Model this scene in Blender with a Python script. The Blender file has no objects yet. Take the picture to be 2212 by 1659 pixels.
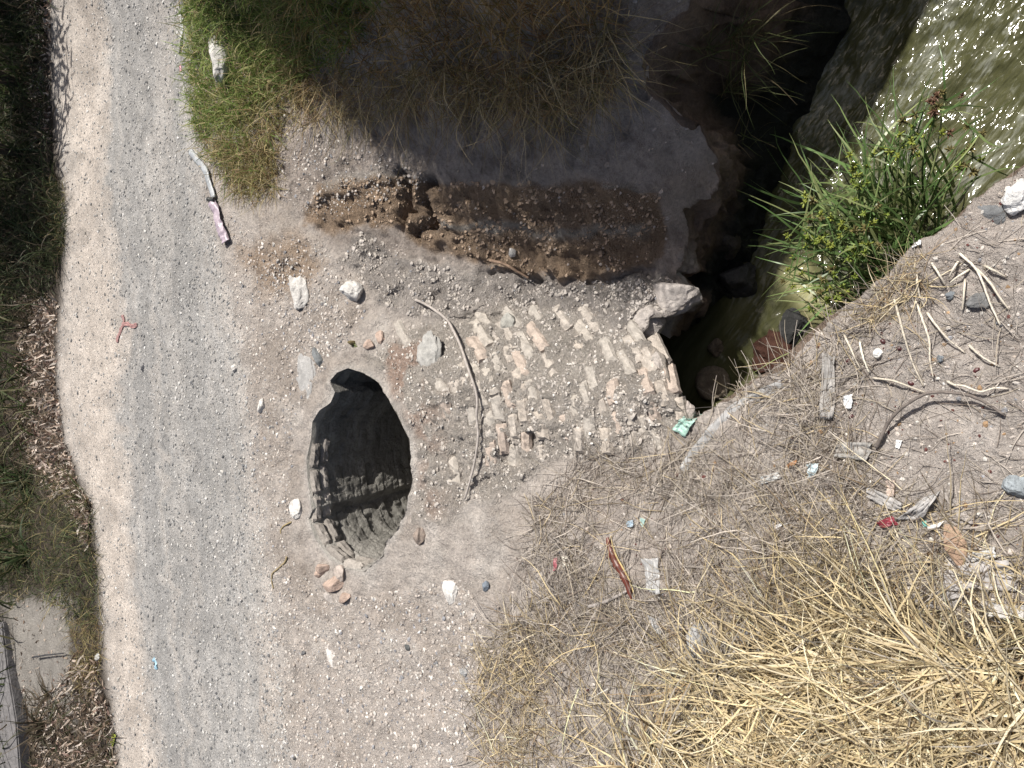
import bpy, math, random
import numpy as np
from mathutils import Matrix, Vector

random.seed(7)
rng = np.random.default_rng(7)
R = math.radians
SC = bpy.context.scene
COL = SC.collection

# ------------------------------------------------------------------ camera
H = 3.7
DEP = R(55)
F = np.array([0, math.cos(DEP), -math.sin(DEP)])
U = np.array([0, math.sin(DEP), math.cos(DEP)])
CAM = np.array([0, 0, H])
FP = 1609.0
cam_d = bpy.data.cameras.new('camera')
cam_d.sensor_fit = 'HORIZONTAL'
cam_d.sensor_width = 36
cam_d.lens = 36 * FP / 2212
cam_d.clip_start = .05
cam_d.clip_end = 500
cam = bpy.data.objects.new('camera', cam_d)
COL.objects.link(cam)
cam.matrix_world = Matrix(((0, 1, 0, 0),
                           (-U[1], 0, -F[1], 0),
                           (-U[2], 0, -F[2], H),
                           (0, 0, 0, 1)))
SC.camera = cam

# ------------------------------------------------------------------ light
SUN_EL, SUN_AZ = R(57), R(8)            # azimuth from +X towards +Y
S = Vector((math.cos(SUN_EL) * math.cos(SUN_AZ), math.cos(SUN_EL) * math.sin(SUN_AZ), math.sin(SUN_EL)))
w = bpy.data.worlds.new('World')
SC.world = w
w.use_nodes = True
nt = w.node_tree
bg = nt.nodes['Background']
sky = nt.nodes.new('ShaderNodeTexSky')
sky.sky_type = 'NISHITA'
sky.sun_disc = False
sky.dust_density = 4
sky.ozone_density = .2
sky.sun_elevation = SUN_EL
sky.sun_rotation = R(90) - SUN_AZ
nt.links.new(sky.outputs['Color'], bg.inputs['Color'])
bg.inputs['Strength'].default_value = .068
sun_d = bpy.data.lights.new('sun', 'SUN')
sun_d.energy = 4.9
sun_d.angle = R(.53)
sun_d.color = (1, .965, .9)
sun = bpy.data.objects.new('sun', sun_d)
COL.objects.link(sun)
sun.rotation_euler = S.to_track_quat('Z', 'Y').to_euler()
sun.location = (3, 1, 8)
SC.view_settings.view_transform = 'Standard'
SC.view_settings.look = 'None'
SC.view_settings.exposure = .3
SC.view_settings.gamma = 1
SC.cycles.max_bounces = 5
SC.cycles.diffuse_bounces = 4
SC.cycles.transparent_max_bounces = 8

# ------------------------------------------------------------------ maths helpers
def hash2(ix, iy, seed):
    h = (ix.astype(np.int64) * 374761393 + iy.astype(np.int64) * 668265263 + seed * 982451653) & 0xffffffff
    h = ((h ^ (h >> 13)) * 1274126177) & 0xffffffff
    h = (h ^ (h >> 16)) & 0xffffffff
    return h / 4294967295.0

def vnoise(x, y, seed=0):
    x = np.asarray(x, float); y = np.asarray(y, float)
    ix = np.floor(x); iy = np.floor(y)
    fx = x - ix; fy = y - iy
    fx = fx * fx * fx * (fx * (fx * 6 - 15) + 10); fy = fy * fy * fy * (fy * (fy * 6 - 15) + 10)
    a = hash2(ix, iy, seed); b = hash2(ix + 1, iy, seed)
    c = hash2(ix, iy + 1, seed); d = hash2(ix + 1, iy + 1, seed)
    return (a + (b - a) * fx) * (1 - fy) + (c + (d - c) * fx) * fy

def fbm(x, y, octv=4, seed=0, gain=.5):
    s = 0; a = 1; n = 0
    for o in range(octv):
        s = s + a * (vnoise(x, y, seed + o * 17) - .5) * 2
        n += a; a *= gain
        x, y = x * 1.93 + y * .37, y * 1.93 - x * .37
    return s / n

def ridged(x, y, octv=4, seed=0):
    s = 0; a = 1; n = 0
    for o in range(octv):
        s = s + a * (1 - np.abs(vnoise(x, y, seed + o * 31) * 2 - 1))
        n += a; a *= .5
        x, y = x * 2.03 + y * .31, y * 2.03 - x * .31
    return s / n

def sstep(a, b, x):
    t = np.clip((x - a) / (b - a), 0, 1)
    return t * t * (3 - 2 * t)

def ray(u, v):
    u = np.asarray(u, float); v = np.asarray(v, float)
    du = (u - 1106) / FP; dv = (v - 829.5) / FP
    return np.stack([-dv, F[1] - du * U[1], F[2] - du * U[2]], -1)

def P(u, v, z):
    d = ray(u, v)
    t = (np.asarray(z, float) - H) / d[..., 2]
    return CAM + d * t[..., None]

def proj(p):
    q = p - CAM
    f = np.maximum(q @ F, .05)
    return 1106 - FP * (q @ U) / f, 829.5 - FP * q[..., 0] / f

def inside(poly, x, y):
    poly = np.asarray(poly, float)
    c = np.zeros(np.shape(x), bool)
    j = len(poly) - 1
    for i in range(len(poly)):
        xi, yi = poly[i]; xj, yj = poly[j]
        cond = ((yi > y) != (yj > y))
        with np.errstate(divide='ignore', invalid='ignore'):
            c ^= cond & (x < (xj - xi) * (y - yi) / ((yj - yi) if yj != yi else 1e-9) + xi)
        j = i
    return c

def segdist(poly, x, y, closed=True):
    poly = np.asarray(poly, float)
    d = np.full(np.shape(x), 1e9)
    n = len(poly)
    for i in range(n if closed else n - 1):
        a = poly[i]; b = poly[(i + 1) % n]
        ab = b - a
        t = np.clip(((x - a[0]) * ab[0] + (y - a[1]) * ab[1]) / max(ab @ ab, 1e-12), 0, 1)
        d = np.minimum(d, np.hypot(x - a[0] - t * ab[0], y - a[1] - t * ab[1]))
    return d

def sdf(poly, x, y):            # positive inside
    d = segdist(poly, x, y)
    return np.where(inside(poly, x, y), d, -d)

# ------------------------------------------------------------------ layout (photo pixels turned into places)
WZ = -1.2
def Pl(pts):
    return [tuple(P(u, v, z)) for u, v, z in pts]

ctrl = [
 # road and shoulder
 (130,0,0),(130,400,0),(130,800,0),(150,1200,0),(200,1659,0),(250,0,0),(250,400,-.01),(270,800,-.01),(320,1200,-.01),(380,1659,-.01),
 (390,0,.0),(400,200,0),(430,450,0),(450,900,0),(480,1300,0),(560,1659,0),(520,600,0),(560,800,0),(600,1000,0),(600,1200,0),
 (50,100,-.3),(50,400,-.3),(50,800,-.28),(95,1100,-.22),(90,1400,-.02),(110,1600,-.1),(-30,200,-.35),(-30,700,-.35),(-10,1100,-.3),(0,1400,-.02),(0,1620,-.1),
 (640,880,0),(600,640,-.02),(630,1100,0),(720,1290,0),(900,1300,0),(800,1500,0),(1000,1500,.03),(1000,1230,0),(760,1659,0),
 # grassy bank
 (450,100,.14),(520,250,.08),(590,330,0),(560,0,.3),(700,100,.2),(800,0,.4),(800,190,.12),(1000,200,.12),(1000,100,.28),(1000,0,.45),
 (1200,100,.26),(1200,0,.42),(1350,100,.15),(1400,0,.26),(1300,250,.05),(1400,300,-.06),(1000,340,.02),(1200,350,0),(1400,380,-.14),(700,280,.02),(800,360,-.02),
 # brown cut
 (690,430,-.03),(760,395,-.04),(900,385,-.02),(1100,398,-.01),(1300,405,-.08),(1430,420,-.22),(690,490,-.08),(800,490,-.16),(950,540,-.29),(1050,580,-.36),
 (1150,605,-.42),(1280,600,-.45),(1400,590,-.5),(1000,460,-.16),(1150,500,-.25),(1350,500,-.32),
 # ledge and vault
 (1000,620,-.34),(1200,635,-.4),(1400,635,-.46),(1480,640,-.52),(900,690,-.22),(1100,680,-.36),(1300,690,-.42),(850,850,0),(930,830,.03),(1000,820,.02),
 (1200,830,-.04),(1380,840,-.1),(1000,1000,-.06),(1200,1000,-.14),(1400,960,-.2),(1050,1100,-.03),(1200,1100,-.05),(900,950,-.02),(920,1100,0),
 (800,600,-.12),(760,540,-.11),(850,560,-.24),(700,700,-.05),(800,700,-.08),(700,600,-.06),(640,520,-.04),
 # near bank
 (1480,1000,-.16),(1650,850,-.08),(1800,700,0),(2000,560,.1),(2212,380,.2),(1500,1200,.05),(1800,1000,.12),(2100,800,.2),(2200,1200,.3),
 (1800,1400,.2),(1500,1500,.1),(1250,1300,.02),(1250,1600,.03),(2200,1650,.36),(1800,1650,.24),(2212,600,.25),
 # far lip of the gully
 (1530,430,-.46),(1560,370,-.42),(1510,280,-.15),(1450,240,0),(1480,20,.2),(1500,500,-.55),(1490,400,-.32),(1480,330,-.2),
]
base_pts = [tuple(P(u, v, z)) for u, v, z in ctrl] + [
 (4.2,6.4,.3),(3.9,5.4,1.2),(3.6,4.7,2.0),(3.1,3.9,2.3),(2.75,3.2,2.4),(2.42,2.4,2.3),(2.3,1.95,2.15),(2.34,1.76,1.95),(2.62,1.55,1.2),(3.75,1.0,1.45),(5.2,.2,1.1),
 (6,6,.6),(6,4,2.2),(6,2,1.8),(5,3,2.3),(5,10,.3),(5,13,.4),(0,13,.8),(-5,13,.8),(-3,10.5,.4),(2,10.5,.4),(5,8,.3),
 (-6,8,.2),(-6,4,.1),(-6,0,.3),(-3,-1.3,.35),(0,-1.3,.36),(1,-1.2,.3),(-3,1,.25),(-4.5,3,.1),(-6,-1.3,.4),(-14,-8,.5),(-14,4,.1),(-14,8,0),(-14,12,0),(-9,6,0),(-9,8,0),(14,8,.2),(14,3,2.2),(9,3,2.2),(9,7,.3),(14,24,1.2),(0,24,1.2),(-14,24,1.2),(0,-8,.5),(14,-8,.6)]
bp = np.array(base_pts)
n = len(bp)
D = np.hypot(bp[:, None, 0] - bp[None, :, 0], bp[:, None, 1] - bp[None, :, 1])
A = np.zeros((n + 3, n + 3)); A[:n, :n] = D - np.eye(n) * .02
A[:n, n] = 1; A[:n, n + 1:] = bp[:, :2]; A[n, :n] = 1; A[n + 1:, :n] = bp[:, :2].T
wt = np.linalg.solve(A, np.concatenate([bp[:, 2], [0, 0, 0]]))

def base_h(x, y):
    out = np.zeros(x.shape)
    xf, yf, of = x.ravel(), y.ravel(), out.ravel()
    for i in range(0, len(xf), 60000):
        sl = slice(i, i + 60000)
        d = np.hypot(xf[sl, None] - bp[None, :, 0], yf[sl, None] - bp[None, :, 1])
        of[sl] = d @ wt[:n] + wt[n] + wt[n + 1] * xf[sl] + wt[n + 2] * yf[sl]
    return of.reshape(x.shape)

MOUTH_PX = [(1500,905,-.2),(1478,884,-.2),(1462,868,-.18),(1448,835,-.15),(1440,800,-.15),(1433,775,-.18),(1415,752,-.25),(1392,735,-.33),(1386,722,-.36)]
LEDGE_PX = [(1400,716,-.45),(1418,700,-.48),(1422,690,-.5),(1450,684,-.5),(1484,664,-.5),(1494,648,-.52),(1478,610,-.54),(1455,585,-.56)]
BLOCK_PX = [(1470,560,-.5),(1490,500,-.55),(1500,450,-.5),(1535,428,-.46),(1558,385,-.42),(1555,345,-.35),(1530,310,-.25),(1512,268,-.14),(1470,245,0),
            (1432,205,.04),(1402,185,.06),(1390,140,.12),(1420,85,.15),(1462,40,.18),(1500,0,.2)]
NEAR_PX = [(2400,200,.25),(2212,350,.2),(2150,395,.17),(2100,430,.15),(2060,470,.13),(1990,525,.1),(1935,575,.08),(1880,625,.04),(1830,665,.02),(1790,685,0),(1740,725,-.03),
           (1705,760,-.05),(1690,790,-.06),(1640,812,-.08),(1600,838,-.1),(1550,872,-.14),(1515,897,-.17)]
far_off = [(2.35,1.42,.3),(3.0,1.2,.6),(3.8,.7,.6),(5.6,-.3,.8),(5.6,-2.5,0),(3.2,-2.2,0),(1.9,-1.0,.2)]
top_poly = np.array([p[:2] for p in Pl(MOUTH_PX) + Pl(LEDGE_PX) + Pl(BLOCK_PX) + far_off + Pl(NEAR_PX)])
WATER_PX = [(1504,690),(1530,668),(1580,640),(1615,590),(1640,520),(1655,450),(1690,380),(1725,300),(1765,210),(1815,100),(1860,0)]
nearw = np.array(Pl(NEAR_PX))[:, :2]
water_poly = np.array([tuple(P(u, v, WZ)[:2]) for u, v in WATER_PX] + [(2.95,.95),(4.0,.35),(5.5,-.5),(5.5,-2.4),(3.2,-2.1),(1.95,-.95)] +
                      [(x + .05, y + .05) for x, y in nearw] + [tuple(p[:2]) for p in Pl(MOUTH_PX)[:]])
mouth = np.array(Pl(MOUTH_PX))
road_px = [(115,-60),(110,120),(125,300),(140,430),(140,560),(130,700),(122,800),(140,950),(165,1000),(200,1100),(215,1230),(225,1400),(245,1550),(262,1720),(330,2300),(420,3000),
           (850,3000),(740,2300),(640,1720),(612,1500),(590,1300),(562,1100),(540,900),(512,700),(465,500),(428,300),(410,180),(395,-60)]
hz = lambda zx, zy: (603.5 + zx * .3308, 740.6 + zy * .3308)
HOLE_Z = [(345,250),(385,195),(450,165),(560,200),(650,260),(740,370),(810,530),(850,620),(870,740),(872,900),(858,1020),(820,1120),(770,1230),(705,1300),
          (690,1390),(570,1490),(440,1470),(330,1400),(250,1270),(205,1150),(235,1090),(207,900),(198,760),(215,650),(240,510),(285,440),(350,395),(375,320)]
hole_poly = np.array([tuple(P(*hz(a, b), -.02)[:2]) for a, b in HOLE_Z])
vault_px = [(790,770),(830,735),(900,700),(1000,680),(1120,668),(1260,680),(1370,705),(1400,716),(1440,780),(1470,870),(1500,905),(1440,950),(1300,985),(1180,990),(1110,1060),(1020,1090),(960,1120),
            (880,1130),(900,1000),(880,900),(840,830)]

# ------------------------------------------------------------------ height field
xs = np.concatenate([np.arange(-14, -6, .12), np.arange(-6, -2.4, .03), np.arange(-2.4, 2.4, .0125), np.arange(2.4, 6.0, .03), np.arange(6.0, 14.1, .12)])
ys = np.concatenate([np.arange(-8, -1.6, .12), np.arange(-1.6, -.2, .03), np.arange(-.2, 5.4, .0125), np.arange(5.4, 8.5, .022), np.arange(8.5, 13.0, .05), np.arange(13, 24.1, .2)])
X, Y = np.meshgrid(xs, ys, indexing='ij')
BZ = base_h(X, Y)
uu, vv = proj(np.stack([X, Y, BZ], -1))
wx = fbm(X * 3, Y * 3, 4, 5); wy = fbm(X * 3, Y * 3, 4, 9)
wu = uu + wx * 24 + fbm(X * 12, Y * 12, 4, 21) * 14
wv = vv + wy * 24 + fbm(X * 12, Y * 12, 4, 22) * 14

def mask(px, soft=12):
    return sstep(-soft, soft, sdf(px, wu, wv))

m_road = mask(road_px, 14)
m_vault = mask(vault_px, 16)
brown_px = [(675,400),(740,385),(830,380),(930,392),(1060,390),(1180,392),(1300,404),(1425,425),(1440,500),(1420,575),(1380,590),(1280,590),(1150,605),(1030,575),(940,530),(880,490),(790,480),(720,500),(650,480)]
m_brown = mask(brown_px, 9)
m_brown = np.maximum(m_brown, .75 * mask([(520,540),(640,500),(700,560),(640,640),(560,620)], 30))
bank_px = [(590,240),(700,160),(1000,150),(1400,-60),(1700,-60),(1700,400),(1560,560),(1500,660),(1380,640),(1150,610),(950,560),(700,520),(600,420)]
m_bank = mask(bank_px, 20)
ledge_px = [(780,500),(900,560),(1030,590),(1200,610),(1400,600),(1500,600),(1500,680),(1410,700),(1250,680),(1050,670),(900,690),(800,640),(740,560)]
m_ledge = mask(ledge_px, 12)
near_px = [(1480,1010),(1700,800),(1850,660),(2100,440),(2300,300),(2300,1800),(1000,1800),(1050,1350),(1180,1050)]
m_near = mask(near_px, 25)

# relief
rough = .004 + .018 * (1 - m_road) * sstep(480, 640, uu)
HZ = BZ + fbm(X * 1.7, Y * 1.7, 4, 40) * .025 * (1 - .7 * m_road)
HZ += fbm(X * 9, Y * 9, 4, 3) * rough
HZ += m_vault * fbm(X * 30, Y * 30, 2, 11) * .022 + (1 - m_road) * fbm(X * 28, Y * 28, 2, 12) * .009
HZ += m_vault * (fbm(X * 13, Y * 13, 4, 8) * .03 + (ridged(X * 6, Y * 6, 4, 13) - .6) * .04)
HZ -= m_vault * .05 * sstep(.62, .8, vnoise(X * 9, Y * 6, 14)) * sstep(.45, .6, vnoise(X * 3, Y * 3, 15))
HZ += m_ledge * (fbm(X * 10, Y * 13, 5, 18) * .06 + (ridged(X * 6, Y * 7, 4, 19) - .6) * .09)
HZ += m_brown * fbm(X * 32, Y * 32, 3, 57) * .02
HZ += m_brown * (fbm(X * 13, Y * 13, 4, 58) * .04 + (ridged(X * 6, Y * 4.4, 4, 59) - .65) * .1)
HZ += m_bank * (fbm(X * 8, Y * 8, 5, 68) * .03 - .02 * sstep(.86, .95, ridged(X * 3, Y * 3, 3, 69)))
HZ += m_near * (fbm(X * 12, Y * 12, 4, 78) * .026 + fbm(X * 4, Y * 4, 3, 79) * .03)
# tyre tracks: shallow troughs along the road
rt = (uu - (130 + (vv / 1659) * 120)) / 300
HZ -= m_road * (.02 * np.exp(-((rt - .3) / .12) ** 2) + .015 * np.exp(-((rt - .85) / .12) ** 2))
HZ += .03 * (1 - m_road) * np.exp(-((uu - 120 - vv * .07) / 30) ** 2) * (uu < 300)
# vertical cracks in the brown cut
for pts in ([(850,375),(862,410),(872,450),(880,490)], [(912,385),(905,420),(918,470),(922,495)]):
    d = segdist(pts, wu, wv, closed=False)
    HZ -= .16 * np.exp(-(d / 9) ** 2)
# undercut below the cut
d = segdist([(1040,600),(1110,590),(1160,612),(1260,598),(1390,600)], wu, wv, closed=False)
HZ -= .05 * np.exp(-(d / 7) ** 2)

# gully
wX = X + fbm(X * 5, Y * 5, 4, 91) * .04 + fbm(X * 18, Y * 18, 3, 95) * .016
wY = Y + fbm(X * 5, Y * 5, 4, 92) * .04 + fbm(X * 18, Y * 18, 3, 96) * .016
sd_top = sdf(top_poly, wX, wY)
sd_wat = sdf(water_poly, wX, wY)
ins = sd_top > 0
t = np.where(ins, sd_top / np.maximum(sd_top + np.maximum(-sd_wat, 0), 1e-6), 0)
prof = np.clip(t, 0, 1) ** .8
bed = WZ - .12 - np.clip(sd_wat, 0, .4) * .6
low = WZ - .03 + (1 - prof) * .0
gz = HZ * (1 - prof) + low * prof + (1 - prof) * prof * (fbm(X * 4, Y * 4, 5, 99) * .28 + (ridged(X * 6, Y * 6, 4, 98) - .6) * .22)
gz = np.where(sd_wat > 0, bed, gz)
Z = np.where(ins, gz, HZ)

def interp(A, x, y):
    x = np.asarray(x, float); y = np.asarray(y, float)
    i = np.clip(np.searchsorted(xs, x) - 1, 0, len(xs) - 2); j = np.clip(np.searchsorted(ys, y) - 1, 0, len(ys) - 2)
    a = np.clip((x - xs[i]) / (xs[i + 1] - xs[i]), 0, 1); b = np.clip((y - ys[j]) / (ys[j + 1] - ys[j]), 0, 1)
    return (A[i, j] * (1 - a) + A[i + 1, j] * a) * (1 - b) + (A[i, j + 1] * (1 - a) + A[i + 1, j + 1] * a) * b

def height(x, y):
    return interp(Z, x, y)

def at(u, v, lift=0.0):                     # the ground point seen at a photo pixel
    u = np.atleast_1d(np.asarray(u, float)); v = np.atleast_1d(np.asarray(v, float))
    d = ray(u, v)
    z = np.zeros(len(u)) + .1
    for k in range(14):
        p = CAM + d * ((z - H) / d[:, 2])[:, None]
        z = .5 * z + .5 * interp(HZ, p[:, 0], p[:, 1])
    p = CAM + d * ((z - H) / d[:, 2])[:, None]
    p[:, 2] += lift
    return p

def at1(u, v, lift=0.0):
    return at(u, v, lift)[0]

# ------------------------------------------------------------------ materials
def mat_new(name):
    m = bpy.data.materials.new(name)
    m.use_nodes = True
    return m, m.node_tree.nodes, m.node_tree.links, m.node_tree.nodes['Principled BSDF']

def nz(N, L, co, scale, detail=4, rough=.6, dist=0):
    x = N.new('ShaderNodeTexNoise')
    x.inputs['Scale'].default_value = scale; x.inputs['Detail'].default_value = detail
    x.inputs['Roughness'].default_value = rough; x.inputs['Distortion'].default_value = dist
    L.new(co, x.inputs['Vector'])
    return x

def ramp(N, L, src, pts):
    r = N.new('ShaderNodeValToRGB')
    el = r.color_ramp.elements
    while len(el) < len(pts): el.new(.5)
    for e, (p, c) in zip(el, pts):
        e.position = p; e.color = c if len(c) == 4 else (*c, 1)
    L.new(src, r.inputs['Fac'])
    return r

def mix(N, L, fac, a, b, mode='MIX'):
    x = N.new('ShaderNodeMix'); x.data_type = 'RGBA'; x.blend_type = mode
    for s, v in ((0, fac), (6, a), (7, b)):
        if hasattr(v, 'is_output') or isinstance(v, bpy.types.NodeSocket): L.new(v, x.inputs[s])
        elif s == 0: x.inputs[0].default_value = v
        else: x.inputs[s].default_value = (*v, 1)
    return x.outputs[2]

def math_n(N, L, op, a, b):
    x = N.new('ShaderNodeMath'); x.operation = op
    for i, v in enumerate((a, b)):
        if isinstance(v, bpy.types.NodeSocket): L.new(v, x.inputs[i])
        else: x.inputs[i].default_value = v
    return x.outputs[0]

def attr(N, name):
    a = N.new('ShaderNodeAttribute'); a.attribute_name = name
    return a

def soil_material():
    m, N, L, B = mat_new('soil')
    geo = N.new('ShaderNodeNewGeometry')
    co = geo.outputs['Position']
    c = attr(N, 'Col').outputs['Color']
    g = attr(N, 'gravel').outputs['Fac']
    b = attr(N, 'bump').outputs['Fac']
    n1 = nz(N, L, co, 6, 6, .65); n2 = nz(N, L, co, 45, 5, .7); n3 = nz(N, L, co, 160, 3, .7)
    r1 = ramp(N, L, n1.outputs['Fac'], [(.3, (.8, .79, .78)), (.7, (1.18, 1.17, 1.16))])
    r2 = ramp(N, L, n2.outputs['Fac'], [(.3, (.74, .73, .73)), (.5, (1, 1, 1)), (.72, (1.22, 1.22, 1.22))])
    col = mix(N, L, 1, c, r1.outputs['Color'], 'MULTIPLY')
    col = mix(N, L, 1, col, r2.outputs['Color'], 'MULTIPLY')
    # embedded grit
    mp = N.new('ShaderNodeMapping'); mp.inputs['Scale'].default_value = (.7, 1.0, 1)
    L.new(co, mp.inputs['Vector'])
    vo = N.new('ShaderNodeTexVoronoi'); vo.inputs['Scale'].default_value = 75
    L.new(mp.outputs[0], vo.inputs['Vector'])
    grit = ramp(N, L, vo.outputs['Color'], [(0, (.2, .2, .22)), (.25, (.62, .62, .62)), (.55, (1.0, .99, .97)), (.82, (1.4, 1.38, 1.35)), (1, (2.3, 2.28, 2.25))])
    vd = ramp(N, L, vo.outputs['Distance'], [(.25, (1, 1, 1)), (.5, (0, 0, 0))])
    gf = math_n(N, L, 'MULTIPLY', g, vd.outputs['Color'])
    col = mix(N, L, gf, col, mix(N, L, 1, col, grit.outputs['Color'], 'MULTIPLY'))
    L.new(col, B.inputs['Base Color'])
    B.inputs['Roughness'].default_value = .95
    B.inputs['Specular IOR Level'].default_value = .15
    h1 = math_n(N, L, 'MULTIPLY', n2.outputs['Fac'], 1.0)
    h2 = math_n(N, L, 'MULTIPLY', n3.outputs['Fac'], .6)
    h3 = math_n(N, L, 'MULTIPLY', gf, .35)
    hh = math_n(N, L, 'ADD', math_n(N, L, 'ADD', h1, h2), h3)
    bp_ = N.new('ShaderNodeBump'); bp_.inputs['Distance'].default_value = .03
    L.new(b, bp_.inputs['Strength']); L.new(hh, bp_.inputs['Height'])
    L.new(bp_.outputs[0], B.inputs['Normal'])
    return m

def blade_material(name, trans=.35, rough=.6):
    m, N, L, B = mat_new(name)
    c = attr(N, 'Col').outputs['Color']
    L.new(c, B.inputs['Base Color'])
    B.inputs['Roughness'].default_value = rough
    B.inputs['Specular IOR Level'].default_value = .3
    tr = N.new('ShaderNodeBsdfTranslucent'); L.new(c, tr.inputs['Color'])
    mx = N.new('ShaderNodeMixShader'); mx.inputs[0].default_value = trans
    L.new(B.outputs[0], mx.inputs[1]); L.new(tr.outputs[0], mx.inputs[2])
    L.new(mx.outputs[0], N['Material Output'].inputs['Surface'])
    return m

def rough_material(name, col, col2=None, scale=30, bump=.5, dist=.01, rough=.9, spec=.2, use_attr=False):
    m, N, L, B = mat_new(name)
    geo = N.new('ShaderNodeTexCoord'); co = geo.outputs['Object']
    n1 = nz(N, L, co, scale, 6, .68); n2 = nz(N, L, co, scale * 5, 3, .6)
    col2 = col2 or tuple(c * .65 for c in col)
    r = ramp(N, L, n1.outputs['Fac'], [(.32, col2), (.62, col)])
    src = r.outputs['Color']
    if use_attr:
        src = mix(N, L, 1, attr(N, 'Col').outputs['Color'], ramp(N, L, n1.outputs['Fac'], [(.3, (.72, .72, .72)), (.7, (1.2, 1.2, 1.2))]).outputs['Color'], 'MULTIPLY')
    src = mix(N, L, .5, src, mix(N, L, 1, src, ramp(N, L, n2.outputs['Fac'], [(.3, (.6, .6, .6)), (.7, (1.3, 1.3, 1.3))]).outputs['Color'], 'MULTIPLY'))
    L.new(src, B.inputs['Base Color'])
    B.inputs['Roughness'].default_value = rough; B.inputs['Specular IOR Level'].default_value = spec
    b = N.new('ShaderNodeBump'); b.inputs['Strength'].default_value = bump; b.inputs['Distance'].default_value = dist
    L.new(math_n(N, L, 'ADD', n1.outputs['Fac'], math_n(N, L, 'MULTIPLY', n2.outputs['Fac'], .4)), b.inputs['Height'])
    L.new(b.outputs[0], B.inputs['Normal'])
    return m

def film_material(name, col, alpha=.5):
    m, N, L, B = mat_new(name)
    co = N.new('ShaderNodeTexCoord').outputs['Object']
    n1 = nz(N, L, co, 25, 4)
    r = ramp(N, L, n1.outputs['Fac'], [(.3, tuple(c * .8 for c in col)), (.7, col)])
    L.new(r.outputs['Color'], B.inputs['Base Color'])
    B.inputs['Roughness'].default_value = .35
    B.inputs['Alpha'].default_value = alpha
    return m

def water_material():
    m, N, L, B = mat_new('murky_water')
    geo = N.new('ShaderNodeNewGeometry')
    mp = N.new('ShaderNodeMapping')
    mp.inputs['Scale'].default_value = (.5, 1.5, 1)
    m0 = N.new('ShaderNodeMapping'); m0.inputs['Rotation'].default_value = (0, 0, R(38))
    L.new(geo.outputs['Position'], m0.inputs['Vector']); L.new(m0.outputs[0], mp.inputs['Vector'])
    co = mp.outputs[0]
    foam = attr(N, 'foam').outputs['Fac']
    pale = attr(N, 'pale').outputs['Fac']
    n1 = nz(N, L, co, 3.2, 6, .62, .8); n2 = nz(N, L, co, 22, 5, .7, .6); n3 = nz(N, L, co, 70, 3, .6); n0 = nz(N, L, co, 8, 4, .6, 1.2)
    base = ramp(N, L, n1.outputs['Fac'], [(.3, (.04, .041, .018)), (.52, (.075, .076, .036)), (.76, (.13, .132, .078))])
    col = mix(N, L, pale, base.outputs['Color'], (.42, .4, .21))
    f1 = math_n(N, L, 'ADD', math_n(N, L, 'MULTIPLY', n1.outputs['Fac'], .65), math_n(N, L, 'MULTIPLY', n2.outputs['Fac'], .6))
    f1 = math_n(N, L, 'MULTIPLY', math_n(N, L, 'ADD', f1, math_n(N, L, 'MULTIPLY', foam, .3)), .75)
    ff = ramp(N, L, f1, [(.7, (0, 0, 0)), (.88, (1, 1, 1))])
    fm = math_n(N, L, 'MULTIPLY', ff.outputs['Color'], math_n(N, L, 'MULTIPLY', foam, .8))
    col = mix(N, L, fm, col, (.36, .37, .335))
    L.new(col, B.inputs['Base Color'])
    rr = math_n(N, L, 'ADD', math_n(N, L, 'MULTIPLY', fm, .12), .1)
    L.new(rr, B.inputs['Roughness'])
    B.inputs['IOR'].default_value = 1.33
    wv1 = nz(N, L, co, 9, 2, .5, .5); wv2 = nz(N, L, co, 24, 1, .5, .3)
    b = N.new('ShaderNodeBump'); b.inputs['Distance'].default_value = .024; b.inputs['Strength'].default_value = 1
    hh = math_n(N, L, 'ADD', wv1.outputs['Fac'], math_n(N, L, 'MULTIPLY', wv2.outputs['Fac'], .45))
    L.new(math_n(N, L, 'MULTIPLY', hh, math_n(N, L, 'ADD', .35, math_n(N, L, 'MULTIPLY', foam, .65))), b.inputs['Height'])
    L.new(b.outputs[0], B.inputs['Normal'])
    return m

M_SOIL = soil_material()
M_BLADE = blade_material('grass_blade')
M_DRY = blade_material('dry_blade', .2)
M_SEDGE = blade_material('sedge_leaf', .25, .35)
M_TWIG = rough_material('twig', (.3, .26, .22), scale=40, use_attr=True, bump=.25, dist=.002)
M_STONE = rough_material('stone', (.3, .3, .3), scale=26, use_attr=True, bump=.7, dist=.012)
M_BRICK = rough_material('old_brick', (.34, .26, .2), scale=22, use_attr=True, bump=.6, dist=.012)
M_CLOTH = rough_material('dusty_cloth', (.36, .35, .34), scale=18, use_attr=True, bump=.45, dist=.012)
M_PLASTIC = rough_material('weathered_plastic', (.4, .4, .4), scale=14, use_attr=True, bump=.15, dist=.006, rough=.42, spec=.5)
M_FILM = film_material('clear_film', (.6, .6, .6), .45)
M_WATER = water_material()

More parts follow.
